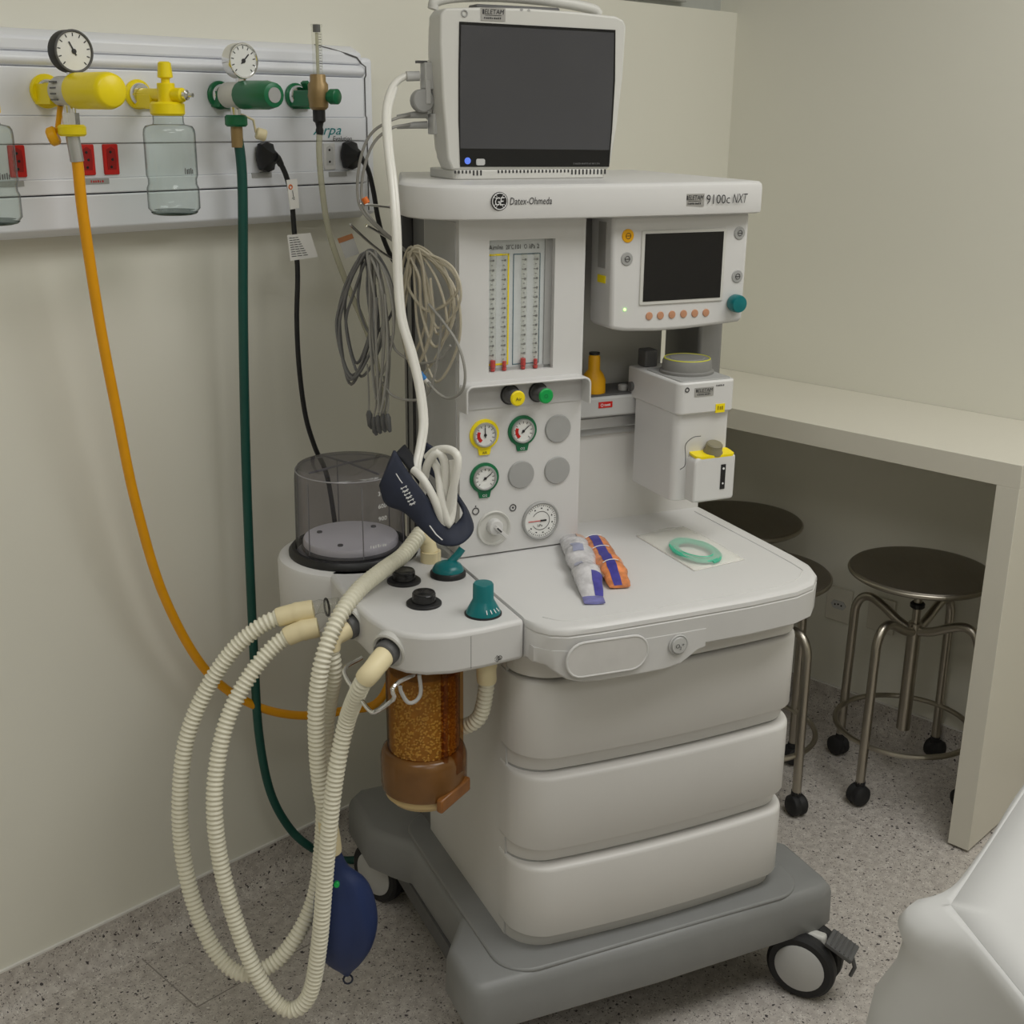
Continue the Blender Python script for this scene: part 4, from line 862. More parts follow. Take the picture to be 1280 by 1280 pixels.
for k in range(14): q = z0 + .042 + k * (ztop - z0 - .058) / 13; mk.box(x0 - .002, x0 + .002 + (.0015 if k % 2 else 0), yb4 - .0093, yb4 - .0087, q, q + .0007)
part('scale_marks', mk, INK, T4)
zo = at('R', 398, 160, y=yb4)[2]
part('outlet_stem', MB().lathe([(.0105, -.021), (.0105, -.040), (.007, -.043), (.0055, -.05), (.0068, -.055), (.0055, -.062)], (x0, yb4, z0), (0, 0, 1), 14), BLACK, T4)
tube4 = (x0, yb4, z0 - .056)

# ---------------- hoses and cords between the wall and the machine
def wpt(u, v, y): return at('W', u, v, y=y)
def toW(p): return conv(p, 'R', 'W')
h1 = toW(hose1); d1 = hose1[1]
def rpt(u, v, y): return conv(at('R', u, v, y=y), 'R', 'W')
yh = [h1] + [rpt(u, v, y) for u, v, y in ((97, 205, d1), (104, 270, d1 + .005), (124, 400, d1 + .02), (147, 520, d1 + .03), (170, 630, d1 + .04), (205, 745, d1 + .05), (255, 835, d1 + .055), (310, 878, d1 + .05), (370, 894, d1 + .03), (430, 888, d1), (480, 868, d1 - .04))]
yh += [conv((.735, 2.075, .62), 'M', 'W')]
HS = thing('air_hose', 'long yellow air hose hanging from the wall regulator to the machine', 'hose', h1, 'W')
part('hose', MB().tube(resample(spline(yh, 10), .012), .0082, 14), YELH, HS)
part('ferrule', MB().tube([h1, np.array(h1) + .035 * unit(np.array(yh[1]) - np.array(h1))], .0098, 14), ALU, HS)
h3 = toW(hose3); d3 = h3[1]
fl3 = at('W', 440, 1075, z=.009)
d3 = hose3[1]
gh = [h3] + [rpt(u, v, y) for u, v, y in ((303, 230, d3), (304, 400, d3 + .01), (307, 560, d3 + .02), (312, 700, d3 + .02), (318, 830, d3 + .02), (324, 920, d3 + .02), (338, 990, d3 + .02), (362, 1035, d3 + .01), (390, 1060, d3 - .01))]
gh += [at('W', 422, 1074, z=.0095), at('W', 450, 1074, z=.0095), at('W', 478, 1066, z=.0095), conv((.74, 2.20, .0095), 'M', 'W')]
HS = thing('oxygen_hose', 'dark green oxygen hose hanging from the wall regulator to the floor', 'hose', h3, 'W')
part('hose', MB().tube(resample(spline(gh, 10), .012), .0082, 14), GRND, HS)
part('ferrule', MB().tube([h3, np.array(h3) + (0, 0, -.032)], .0095, 14), BRASS, HS)
# thin clear tube
t4 = toW(tube4); d4 = t4[1]
ct = [t4] + [rpt(u, v, tube4[1] + y) for u, v, y in ((399, 190, 0), (402, 230, 0), (410, 285, 0), (424, 330, 0), (440, 370, 0), (455, 405, 0), (470, 450, 0), (480, 520, 0))]
solo('oxygen_tube', MB().tube(resample(spline(ct, 8), .01), .0052, 10), MILK, 'thin milky plastic tube hanging from the oxygen flowmeter', 'tube', t4, 'W')
# power cords
def cord(nm, label, plug_uv, pts, tags):
    p = at('R', *plug_uv, y=PY - .0042); T = thing('power_cord', label, 'power cord', conv(p, 'R', 'W'), 'W')
    def RW(x, y, z): return conv((x, y, z), 'R', 'W')
    x, _, z = p
    pl = MB(); pr_ = [(-.0165, -.006), (-.012, -.021), (.0, -.025), (.012, -.021), (.0165, -.006), (.0165, .006), (.012, .021), (0, .025), (-.012, .021), (-.0165, .006)]
    pl.loft([[RW(x + a * k, p[1] - d, z + b * k2) for a, b in pr_] for d, k, k2 in ((0, .9, .92), (.003, 1, 1), (.014, .98, .98), (.022, .62, .6), (.034, .42, .36), (.036, .36, .3))])
    part('plug', pl, BLACK, T)
    st = RW(x, p[1] - .034, z); y0 = st[1]; r0 = p[1] - .034
    path = [st] + [rpt(u, v, r0 + dy) for u, v, dy in pts]
    part('cord', MB().tube(resample(spline(path, 8), .008), .0046, 10), BLACK, T)
    part('cord_sleeve', MB().tube(spline(path[:3], 5)[:8], lambda i, n: .0085 - .0035 * i / n, 12), BLACK, T)
    return T, r0
PC, y0 = cord('a', 'black power cord with two white paper tags from the wall panel', (329, 196), ((348, 200, -.0), (357, 218, .0), (364, 245, 0), (368, 290, .0), (372, 340, 0), (371, 400, 0), (374, 460, 0), (382, 520, 0), (394, 560, 0), (410, 600, 0), (425, 700, 0)), 1)
def tagcard(T, quad, y, nm):
    a, b, c, d = [np.array(rpt(u, v, y)) for u, v in quad]; n_ = unit(np.cross(b - a, d - a)) * .0006
    part(nm, MB().loft([[q - n_ for q in (a, b, c, d)], [q + n_ for q in (a, b, c, d)]]), PAPER, T)
    return a, b, c, d
tagcard(PC, ((358, 224), (371, 223), (374, 250), (367, 262), (363, 262)), y0 - .008, 'tag') if False else None
a, b, c, d = tagcard(PC, ((358, 225), (371, 223.5), (374, 260), (363, 262)), y0 - .0075, 'tag')
e1, e2 = unit(b - a), unit(d - a)
part('tag_print', MB().ring(a + e1 * .006 + e2 * .012 - np.array((-.0007, .0008, 0)), (-.72, .69, 0), .0034, .0011, 14, 5), ORANGE, PC)
part('tag_mark', MB().tube([a + e1 * .009 + e2 * .018 - np.array((-.0007, .0008, 0)), a + e1 * .009 + e2 * .028 - np.array((-.0007, .0008, 0))], .0005, 5).ring(a + e1 * .009 + e2 * .031 - np.array((-.0007, .0008, 0)), (-.72, .69, 0), .0028, .0005, 3, 5), INK, PC)
a, b, c, d = tagcard(PC, ((359, 294), (388, 291), (397, 321), (363, 326)), y0 - .0075, 'tag')
tm = MB()
for k in range(9):
    q = a + (d - a) * (.12 + .09 * k); r_ = (b - a) * (1 + .02 * k); L_ = .40 + .03 * k
    for j in range(3):
        s0 = q + r_ * (.06 + L_ * j / 3); s1 = q + r_ * (.06 + L_ * (j + .8) / 3); tm.tube([s0 - np.array((-.0007, .0008, 0)), s1 - np.array((-.0007, .0008, 0))], .00055, 4)
part('tag_print', tm, INK, PC)
cord('b', 'black power cord plugged in beside the grey cables', (434, 194), ((450, 196, 0), (460, 212, 0), (467, 240, 0), (472, 270, 0), (480, 300, 0), (495, 330, 0), (520, 350, 0), (560, 360, 0)), 0)

# ================================================================ breathing hoses
def MW(x, y, z): return np.array(conv((x, y, z), 'M', 'W'))
def corr(path, r=.0118, a=.0016, p=.0074, seg=16):
    P = resample(path, p / 6); n = len(P)
    return MB().tube(P, lambda i, n_: r + a * math.cos(2 * math.pi * i / 6), seg)
def cut(path, l0, l1):
    P = np.array(path); L = np.r_[0, np.cumsum(np.linalg.norm(np.diff(P, axis=0), axis=1))]; l1 = L[-1] + l1 if l1 <= 0 else l1
    return [np.array([np.interp(t, L, P[:, k]) for k in range(3)]) for t in np.linspace(l0, l1, max(3, int((l1 - l0) / .004)))]
def cuffmesh(path):
    n = len(path)
    def rr(i, n_):
        t = i / (n - 1); return .0150 if t < .03 else .0157 if t < .45 else .0165 if t < .5 else .0152 if t < .93 else .0145
    return MB().tube(path, rr, 20)
def hose(name, label, pts, start_cuff, end_cuff, base, r=.0118):
    T = thing(name, label, 'breathing hose', base, 'W'); path = spline(pts, 10)
    part('tube', corr(cut(path, start_cuff * .9, -end_cuff * .9 if end_cuff else 0), r), HOSE, T, smooth=70)
    if start_cuff: part('cuff', cuffmesh(cut(path, 0, start_cuff)), CREAM, T)
    if end_cuff: part('cuff', cuffmesh(cut(path, -1e-6, 0)[::-1] if False else cut(path[::-1], 0, end_cuff)), CREAM, T)
    return T
yA = MW(*at('M', 392, 762, y=1.72)); yB = MW(*at('M', 398, 784, y=1.70)); dA, dB = yA[1], yB[1]
d1_ = unit((-.9, -.36, -.18)); d2_ = unit((-.78, -.6, -.18))
pA = MW(*(np.array((.497, 1.655, .768)) + .010 * d1_)); pA2 = MW(*(np.array((.497, 1.655, .768)) + .045 * d1_ + np.array((0, 0, -.006))))
pB = MW(*(np.array((.515, 1.545, .768)) + .010 * d2_)); pB2 = MW(*(np.array((.515, 1.545, .768)) + .045 * d2_ + np.array((0, 0, -.006))))
ptsA = [yA] + [np.array(wpt(u, v, y)) for u, v, y in ((362, 768, dA - .005), (330, 780, dA - .012), (292, 812, dA - .02), (258, 862, dA - .03), (233, 925, dA - .045), (225, 1000, dA - .06), (229, 1070, dA - .07), (246, 1140, dA - .085), (274, 1196, dA - .10), (306, 1218, dA - .11), (342, 1204, dA - .10), (372, 1168, dA - .085), (394, 1118, dA - .065), (403, 1050, dA - .055), (406, 970, dA - .05), (408, 900, dA - .05))] + [np.array(wpt(417, 842, pA2[1] + .0)), pA2, pA]
hose('breathing_hose', 'ivory corrugated hose of the outer, left-hand loop', ptsA, .056, .052, yA)
ptsB = [yB] + [np.array(wpt(u, v, y)) for u, v, y in ((372, 790, dB - .005), (345, 806, dB - .012), (314, 842, dB - .03), (288, 890, dB - .05), (273, 945, dB - .07), (268, 1010, dB - .09), (276, 1080, dB - .10), (294, 1150, dB - .11), (318, 1212, dB - .12), (344, 1252, dB - .125), (368, 1262, dB - .13), (388, 1240, dB - .13), (399, 1180, dB - .13), (405, 1110, dB - .13), (412, 1030, dB - .13), (421, 960, dB - .125), (434, 900, dB - .12))] + [np.array(wpt(452, 856, pB2[1] + .0)), pB2, pB]
hose('breathing_hose', 'ivory corrugated hose of the inner loop, hanging lowest near the floor', ptsB, .050, .054, yB)
pc0 = MW(.652, 1.786, .850)
ptsC = [pc0] + [np.array(wpt(u, v, y)) for u, v, y in ((504, 694, 1.845), (478, 713, 1.79), (448, 738, 1.735), (422, 775, 1.685), (404, 822, 1.655), (396, 875, 1.648), (396, 930, 1.65), (401, 985, 1.652), (411, 1035, 1.655), (415, 1065, 1.655))]
hose('bag_hose', 'ivory corrugated hose running down from the cuff to the blue bag', ptsC, 0, .055, pc0)
p0 = MW(*at('M', 607, 838, y=1.56)); p0 = MW(at('M', 608, 836, y=1.56)[0], 1.56, .730)
ptsD = [p0, p0 + (0, 0, -.03), p0 + (0, 0, -.055)] + [MW(*at('M', u, v, y=y)) for u, v, y in ((602, 890, 1.57), (592, 903, 1.58), (576, 909, 1.60), (556, 911, 1.64))]
hose('scavenging_hose', 'short ivory corrugated hose beside the amber canister', ptsD, .048, 0, p0, .0112)
# clear Y-piece that joins the two loops
YP = thing('y_connector', 'clear plastic Y connector joining two cream hose cuffs', 'connector', yA, 'W')
jn = MW(.478, 1.735, .768); nb = MW(.497, 1.735, .768)
part('arm', MB().tube([yA + (yA - np.array(ptsA[1])) * -.3, yA + (jn - yA) * .5 + (0, 0, .004), jn], .0105, 16), CLEAR, YP)
part('arm', MB().tube([yB + (yB - np.array(ptsB[1])) * -.3, yB + (jn - yB) * .5, jn], .0105, 16), CLEAR, YP)
part('elbow', MB().tube([jn, jn * .4 + nb * .6, nb], .013, 18), CLEAR, YP)
part('elbow_rim', MB().ring(jn, nb - jn, .0135, .0018, 20, 6), SMOKED, YP)
# reservoir bag
bt_ = np.array(ptsC[-1]); BG = thing('breathing_bag', 'deflated dark blue rubber breathing bag hanging over the floor', 'bag', bt_, 'W')
cd_ = [np.array(wpt(u, v, 1.66)) for u, v in ((418, 1068), (420, 1086), (425, 1105), (429, 1130), (431, 1155), (430, 1180), (431, 1200), (433, 1212), (434, 1219))]
wd = (.011, .020, .040, .049, .050, .044, .029, .013, .004); th = (.011, .015, .024, .032, .034, .030, .020, .009, .004)
rgs = []
for i, c in enumerate(cd_):
    t = unit(cd_[min(i + 1, 8)] - cd_[max(i - 1, 0)]); sx = unit(np.cross(t, (0, 1, 0))); sy = np.cross(sx, t); ring_ = []
    for k in range(32):
        a = 2 * math.pi * k / 32; f = 1 + .05 * math.sin(3 * a + i * .6) + (.10 * math.exp(-((a - 5.4) / .25) ** 2) - .09 * math.exp(-((a - 5.0) / .3) ** 2)) * (1 if 1 < i < 7 else .2)
        ring_.append(c + f * (wd[i] * math.cos(a) * sx + th[i] * math.sin(a) * sy))
    rgs.append(ring_)
sm_ = []
for k in range(32): sm_.append(spline([r_[k] for r_ in rgs], 5))
part('bag_body', MB().loft([[sm_[k][j] for k in range(32)] for j in range(len(sm_[0]))]), BAG, BG, smooth=80)
part('neck', MB().tube([bt_, np.array(cd_[0]), np.array(cd_[1])], .0095, 16), CLEAR, BG)
q = np.array(wpt(421, 1104, 1.62)); part('green_plug', MB().cyl(q, (.1, -1, .3), .0045, .010, 14, .001), GRNB, BG)
part('loop', MB().ring(np.array(wpt(435, 1224, 1.66)), (.2, -1, .3), .0072, .0016, 20, 6), NAVY, BG)

# ================================================================ cables by the post
def dep(u): return 2.02 - (u - 440) * .0011
def coil(seed, top, n, lefts, bots, rad, mm, depth_off=0):
    """one long cable wound in hanging loops over a hook"""
    rnd = random.Random(seed); pts = []
    for k in range(n):
        lx, rx_ = lefts[k % len(lefts)]; by = bots[k % len(bots)]; tx, ty = top[0] + rnd.uniform(-6, 6), top[1] + rnd.uniform(-4, 4); o = rnd.uniform(-.02, .015) + depth_off
        h = by - ty
        for u, v in ((tx, ty), (tx + (lx - tx) * .75, ty + h * .3), (lx, ty + h * .62), ((lx * .6 + rx_ * .4), by), (rx_, ty + h * .66), (tx + (rx_ - tx) * .8, ty + h * .25)):
            uu = u + rnd.uniform(-2, 2); pts.append(np.array(wpt(uu, v + rnd.uniform(-3, 3), dep(uu) + o)))
    return pts
EC = thing('ecg_cable', 'dark grey multi-lead cable coiled on a hook left of the grey post', 'cable', wpt(458, 318, dep(458)), 'W')
part('cable', MB().tube(resample(spline(coil(3, (458, 316), 7, ((424, 462), (421, 470), (434, 480), (447, 490), (430, 466)), (478, 472, 468, 420, 455), 0, 0), 7), .006), .0024, 7), CABD, EC)
part('lead_bundle', MB().tube(resample(spline(coil(8, (464, 318), 7, ((464, 480), (466, 492), (470, 486), (461, 478)), (500, 470, 520, 450), 0, 0, -.03), 7), .006), .002, 6), CABG, EC)
part('trunk_plug', MB().tube([wpt(468, 372, dep(468) - .03), wpt(468, 390, dep(468) - .03), wpt(467, 402, dep(468) - .03)], .0058, 12).tube([wpt(467, 400, dep(468) - .03), wpt(466, 432, dep(468) - .028)], .0042, 10), GREYM, EC)
rnd = random.Random(5)
for (tu, tv), (bu, bv) in (((459, 455), (461, 528)), ((470, 470), (467, 536)), ((476, 465), (472, 534)), ((480, 470), (478, 532)), ((483, 468), (484, 532))):
    ld = [wpt(tu, tv, dep(tu) - .03), wpt((tu + bu) / 2 + rnd.uniform(-4, 4), (tv + bv) / 2, dep(bu) - .03), wpt(bu, bv - 14, dep(bu) - .03)]
    part('lead', MB().tube(spline(ld, 6), .0016, 6), CABG, EC)
    part('clip', MB().tube([wpt(bu, bv - 15, dep(bu) - .03), wpt(bu + .5, bv - 10, dep(bu) - .031), wpt(bu + 2, bv + 4, dep(bu) - .032), wpt(bu + 4, bv + 8, dep(bu) - .032)], lambda i, n: (.0026, .0052, .0046, .0022)[i], 8), GREYD, EC)
part('card', MB().obox(wpt(436, 308, dep(436) - .01), (1, 0, .35), (0, 1, 0), (-.35, 0, 1), .012, .0006, .016), GREYM, EC)
part('card_top', MB().obox(np.array(wpt(432, 298, dep(436) - .01)), (1, 0, .35), (0, 1, 0), (-.35, 0, 1), .0125, .0012, .004), BROWN, EC)
SC_ = thing('sensor_cable', 'beige-grey sensor cable fanned in loops against the machine side', 'cable', wpt(515, 312, dep(515)), 'W')
part('cable', MB().tube(resample(spline(coil(11, (518, 312), 11, ((512, 572), (528, 568), (500, 540), (522, 576), (538, 564), (505, 556), (498, 532), (533, 574)), (392, 436, 462, 478, 418, 470, 448, 408), 0, 0, -.015), 7), .006), .0021, 7), CABB, SC_)
lp = [wpt(u, v, dep(u) - .035) for u, v in ((536, 380), (556, 405), (572, 430), (581, 462), (578, 488), (562, 498), (548, 492), (535, 478))]
part('lead', MB().tube(spline(lp, 8), .0022, 7), CABG, SC_)
lp = [wpt(u, v, dep(u) - .03) for u, v in ((563, 432), (550, 448), (530, 454), (512, 450), (495, 438), (488, 420))]
part('lead', MB().tube(spline(lp, 8), .0021, 7), CABG, SC_)
lp = [wpt(u, v, dep(u) - .032) for u, v in ((478, 478), (490, 494), (510, 500), (530, 497), (540, 480), (548, 440), (552, 400))]
part('lead', MB().tube(spline(lp, 8), .0021, 7), CABG, SC_)
part('plug', MB().tube([wpt(525, 466, dep(530) - .034), wpt(531, 474, dep(530) - .034)], .0042, 10), mat('blue_plug', (60, 140, 215), .4), SC_)
part('plug_body', MB().tube([wpt(530, 473, dep(530) - .034), wpt(538, 482, dep(530) - .034)], .0038, 10), TUBEW, SC_)
MC = thing('monitor_cable', 'pair of thin grey leads from the monitor side down to the hook', 'cable', wpt(505, 145, 2.05), 'W')
for dv, us in ((0, ((512, 144), (490, 150), (466, 165), (453, 190), (447, 225), (449, 255), (462, 275), (490, 300), (512, 318))), (1, ((512, 156), (490, 160), (470, 175), (458, 200), (452, 235), (456, 262), (475, 285), (498, 305), (516, 322)))):
    part('lead', MB().tube(resample(spline([wpt(u, v, 2.06 if u > 500 and v < 200 else 2.03) for u, v in us], 8), .006), .0024, 7), CABG, MC)
    part('plug', MB().tube([wpt(534, 143 + 13 * dv, 2.07), wpt(518, 143.5 + 13 * dv, 2.065), wpt(496, 146 + 13 * dv, 2.06)], lambda i, n: (.0062, .0055, .003)[i], 10), GREYM, MC)
part('orange_band', MB().tube([wpt(455, 247, 2.028), wpt(459, 254, 2.028)], .0052, 10), ORANGE, MC)
# white pressure hose
nb_ = [at('M', 524, 95, y=MY_ + .05)]; nb_ = [conv(nb_[0], 'M', 'W')] + [wpt(u, v, y) for u, v, y in ((505, 96, 2.05), (490, 110, 2.03), (482, 140, 1.99), (484, 185, 1.94), (490, 235, 1.90), (494, 290, 1.875), (496, 350, 1.865), (501, 400, 1.855), (514, 445, 1.845), (524, 490, 1.835), (528, 530, 1.82), (524, 560, 1.80), (519, 590, 1.775), (530, 625, 1.765))]
NH = thing('pressure_hose', 'thick white blood-pressure hose arching from the monitor to the cuff', 'hose', nb_[0], 'W')
part('hose', MB().tube(resample(spline(nb_, 8), .008), .0056, 12), TUBEW, NH)
part('hose', MB().tube(resample(spline([np.array(p) + (.0042, .004, .0) for p in nb_[2:]], 8), .008), .0048, 12), TUBEW, NH)
part('connector', MB().tube([nb_[0], wpt(508, 95.5, 2.05)], .0075, 12), GREYL, NH)

# ================================================================ pressure cuff
rows = (((474, 606), (493, 563), 1.69, 1.70), ((482, 629), (508, 588), 1.695, 1.705), ((506, 640), (528, 615), 1.70, 1.71), ((530, 664), (545, 640), 1.705, 1.72), ((550, 680), (560, 655), 1.71, 1.73),
        ((574, 681), (570, 655), 1.72, 1.745), ((590, 664), (579, 640), 1.745, 1.765), ((584, 640), (566, 612), 1.79, 1.80), ((566, 610), (538, 590), 1.815, 1.82), ((556, 580), (520, 572), 1.82, 1.825), ((546, 560), (533, 553), 1.82, 1.825))
eA = spline([wpt(*a, d0) for a, b, d0, d1 in rows], 6); eB = spline([wpt(*b, d1) for a, b, d0, d1 in rows], 6)
CF = thing('pressure_cuff', 'folded navy blood-pressure cuff resting between bellows and gauges', 'cuff', wpt(560, 681, 1.72), 'W')
nu = 8; g_ = [[eA[i] * (1 - t) + eB[i] * t + np.array((0, -.006 * math.sin(math.pi * t), 0)) for t in np.linspace(0, 1, nu)] for i in range(len(eA))]
part('cuff_band', MB().loft(g_, cap=False, close=False), NAVY, CF, solid=.006, smooth=80)
bk = [[wpt(495 + 65 * s + 10 * t, 566 + 92 * s ** 1.1 - 10 * t * (1 - s) , 1.76 + .03 * t) for t in np.linspace(0, 1, 5)] for s in np.linspace(.0, 1, 10)]
part('cuff_lining', MB().loft(bk, cap=False, close=False), mat('navy_lining', (16, 18, 26), .8), CF, solid=.004, smooth=80)
part('cuff_print', MB().tube([np.array(wpt(u, v, 1.687)) for u, v in ((495, 592), (500, 600), (503, 604))], .0007, 5).tube([np.array(wpt(u, v, 1.69)) for u, v in ((537, 657), (545, 668), (553, 675))], .0009, 5), INKW, CF)
pr2 = MB(); a_ = np.array(wpt(504, 608, 1.684)); b2 = np.array(wpt(517, 632, 1.688)); dd = b2 - a_; up_ = unit(np.cross(unit(dd), (0, 1, 0)))
for k in range(6):
    q0 = a_ + dd * (k + .1) / 6
    for j in (-1, 1): pr2.tube([q0 + up_ * .004 * j, q0 + dd * .1 + up_ * .003 * j * (-1) ** k], .0006, 5)
    pr2.tube([q0 + dd * .05 - up_ * .005, q0 + dd * .03 + up_ * .005], .0006, 5)
part('cuff_size_mark', pr2, INKW, CF)
CT = thing('cuff_tubing', 'white twin tubing coiled inside the navy cuff', 'tubing', wpt(560, 660, 1.73), 'W')
lp1 = [wpt(u, v, y) for u, v, y in ((526, 628, 1.765), (530, 600, 1.75), (536, 577, 1.74), (548, 566, 1.735), (556, 580, 1.733), (557, 610, 1.73), (556, 640, 1.73), (556, 660, 1.735))]
lp2 = [wpt(u, v, y) for u, v, y in ((556, 662, 1.733), (562, 630, 1.722), (569, 598, 1.718), (572, 572, 1.72), (562, 562, 1.73), (545, 563, 1.745), (534, 572, 1.755))]
lp3 = [wpt(u, v, y) for u, v, y in ((517, 587, 1.735), (528, 598, 1.722), (540, 618, 1.716), (548, 638, 1.716), (556, 664, 1.728))]
lp4 = [wpt(u, v, y) for u, v, y in ((540, 574, 1.748), (548, 590, 1.74), (552, 625, 1.72), (560, 655, 1.722), (565, 640, 1.728), (567, 600, 1.73), (566, 575, 1.735))]
for l_ in (lp1, lp2, lp3, lp4): part('tube_run', MB().tube(resample(spline(l_, 8), .006), .0062, 12), TUBEW, CT)

# ================================================================ packets on the worktop
def pillow(axis0, axis1, w, h, nseg=14, ends=.25, z=.8005, jig=.1, seed=2):
    rnd = random.Random(seed); a = np.array(axis0); b = np.array(axis1); d = b - a; L_ = np.linalg.norm(d); d /= L_; s = np.array([-d[1], d[0], 0]); rings = []
    for i in range(nseg + 1):
        t = i / nseg; k = min(1, min(t, 1 - t) / ends) ** .5; ww = w * (.72 + .28 * k) * (1 + rnd.uniform(-jig, jig)); hh = max(.0022, h * k * (1 + rnd.uniform(-jig, jig) * 1.5)); c = a + d * L_ * t
        rings.append([np.array([c[0], c[1], 0]) + s * ww * math.cos(q) + np.array([0, 0, z + hh * (1 + math.sin(q)) if hh > .003 else z + .004 + hh * math.sin(q)]) for q in np.linspace(0, 2 * math.pi, 18, endpoint=False)])
    return rings
def strip(rings, k0, k1, i0, i1, lift=.0008):
    out = []
    for i in range(i0, i1 + 1):
        c = np.mean(rings[i], axis=0); out.append([np.array(rings[i][k % 18]) + unit(np.array(rings[i][k % 18]) - c) * lift for k in range(k0, k1 + 1)])
    return MB().loft(out, cap=False, close=False)
a = np.array(at('M', 713, 667, z=.815)); b = np.array(at('M', 741, 746, z=.805))
K1 = thing('syringe_packet', 'clear crinkled syringe packet with white and blue print on the worktop', 'packet', (a[0], a[1], .8), 'M')
rg = pillow(a * (1, 1, 0), b * (1, 1, 0), .0225, .0155, 16, .22, .8006, .13, 2)
part('wrapper', MB().loft(rg), mat('crinkled_wrapper', (206, 204, 206), .16, var=.2, scale=55, bump=.9, bscale=100), K1, smooth=50)
part('blue_print', strip(rg, 1, 4, 13, 16), BLUEP, K1); part('blue_print', strip(rg, 4, 6, 5, 8), mat('pale_blue_print', (160, 164, 190), .3), K1); part('blue_print', strip(rg, 5, 7, 10, 12), mat('pale_blue_print2', (168, 170, 192), .3), K1)
part('orange_print', strip(rg, 2, 4, 0, 3), mat('pale_orange_print', (214, 178, 158), .3), K1)
part('crimp', MB().loft([[r_ for r_ in rg[16]], [np.array(r_) + (b - a) * .08 * (1, 1, 0) + (0, 0, -.001) for r_ in rg[16]]]), mat('crimp_blue', (120, 120, 176), .3, var=.3, scale=60), K1)
a = np.array(at('M', 737, 668, z=.815)); b = np.array(at('M', 775, 733, z=.805))
K2 = thing('syringe_packet', 'orange and blue striped syringe packet on the worktop', 'packet', (a[0], a[1], .8), 'M')
rg = pillow(a * (1, 1, 0), b * (1, 1, 0), .0215, .013, 16, .2, .8006, .09, 6)
part('wrapper', MB().loft(rg), mat('orange_wrapper', (222, 138, 84), .2, var=.35, scale=60, bump=.8, bscale=100), K2, smooth=50)
part('blue_band', strip(rg, 4, 6, 0, 16), BLUEP, K2)
for i in (3, 7, 12): part('white_line', MB().tube([np.array(r_) + (0, 0, .0012) for r_ in rg[i][3:8]], .0009, 5), INKW, K2)
part('clear_edge', strip(rg, 8, 9, 0, 14), mat('pale_edge', (226, 190, 168), .3, var=.15, scale=80), K2)
pq = [np.array(at('M', u, v, z=.803)) for u, v in ((795, 668), (854, 657), (931, 698), (868, 712))]
PO = thing('tubing_pouch', 'flat clear pouch holding coiled mint green tubing', 'pouch', tuple(pq[0] * (1, 1, 0) + (0, 0, .8)), 'M')
n = 14; top = []; bot = []
rnd = random.Random(9)
for i in range(n + 1):
    s = i / n; l_ = pq[0] * (1 - s) + pq[1] * s; r_ = pq[3] * (1 - s) + pq[2] * s; rt = []; rb_ = []
    for j in range(n + 1):
        t = j / n; c = l_ * (1 - t) + r_ * t; e = (16 * s * (1 - s) * t * (1 - t)) ** .5; rt.append((c[0], c[1], .8015 + .014 * e + rnd.uniform(0, .0012))); rb_.append((c[0], c[1], .8006))
    top.append(rt); bot.append(rb_)
part('pouch_film', MB().loft(top, cap=False, close=False), POUCH, PO, smooth=70)
part('pouch_back', MB().loft(bot, cap=False, close=False), PAPER, PO, solid=.0004)
pc = np.array(at('M', 868, 690, z=.805)); e1 = unit((pq[2] - pq[1] + pq[3] - pq[0]) * (1, 1, 0)); e2 = np.array([-e1[1], e1[0], 0]); cp = []
for k in range(140):
    t = k / 139 * 2 * math.pi * 5; rr = 1 - .36 * (k / 139); cp.append(pc + e1 * (.056 * rr * math.cos(t)) + e2 * (.037 * rr * math.sin(t)) + np.array((0, 0, .0005 + .0012 * (k % 5) / 5 + .004 * math.sin(t * .5) ** 2)))
part('coiled_tube', MB().tube(cp, .0026, 7), MINT, PO)
part('coiled_tube', MB().tube([p * .0 + pc + e1 * (.040 * math.cos(t)) + e2 * (.026 * math.sin(t)) + np.array((0, 0, .004)) for t, p in ((q, pc) for q in np.linspace(0, 6.3, 40))], .0028, 7), MINT, PO)

# ================================================================ desk and stools
DX, DYy, DZ = 2.338, .889, .862
DK = thing('desk', 'off-white slab desk with a wide end panel against the right wall', 'desk', (2.5, 1.3, 0), 'R')
LAM = mat('desk_laminate', (222, 218, 204), .4, var=.012, scale=4)
part('top', MB().box(DX, WX - .001, DYy, WY - .006, DZ - .048, DZ), LAM, DK, bevel=.0008)
part('end_panel', MB().box(DX, WX - .048, DYy, DYy + .046, .006, DZ - .048), LAM, DK, bevel=.0008)
part('foot', MB().box(DX + .01, WX - .06, DYy + .01, DYy + .036, .0, .006), GREYD, DK)
for u, v, lb in ((1050, 755, 'white wall socket plate under the desk, left of the stool column'), (1103, 768, 'plain blank wall plate under the desk behind the right stool')):
    p = at('R', u, v, x=WX)
    W_ = thing('wall_socket', lb, 'socket', (WX, p[1], p[2]), 'R')
    part('plate', MB().box(WX - .008, WX - .0005, p[1] - .058 * .62, p[1] + .058 * .62, p[2] - .045, p[2] + .045), LAM, W_, bevel=.002)
    if u < 1080:
        part('socket_face', MB().prism([(p[1] - .022, p[2]), (p[1] - .014, p[2] + .011), (p[1] + .014, p[2] + .011), (p[1] + .022, p[2]), (p[1] + .014, p[2] - .011), (p[1] - .014, p[2] - .011)], WX - .0095, WX - .008, 'x'), GREYL, W_)
        hl = MB()
        for k in (-1, 0, 1): hl.cyl((WX - .0095, p[1] + k * .009, p[2] + (.002 if k == 0 else 0)), (-1, 0, 0), .0024, .0006, 10)
        part('hole', hl, BLACK, W_)
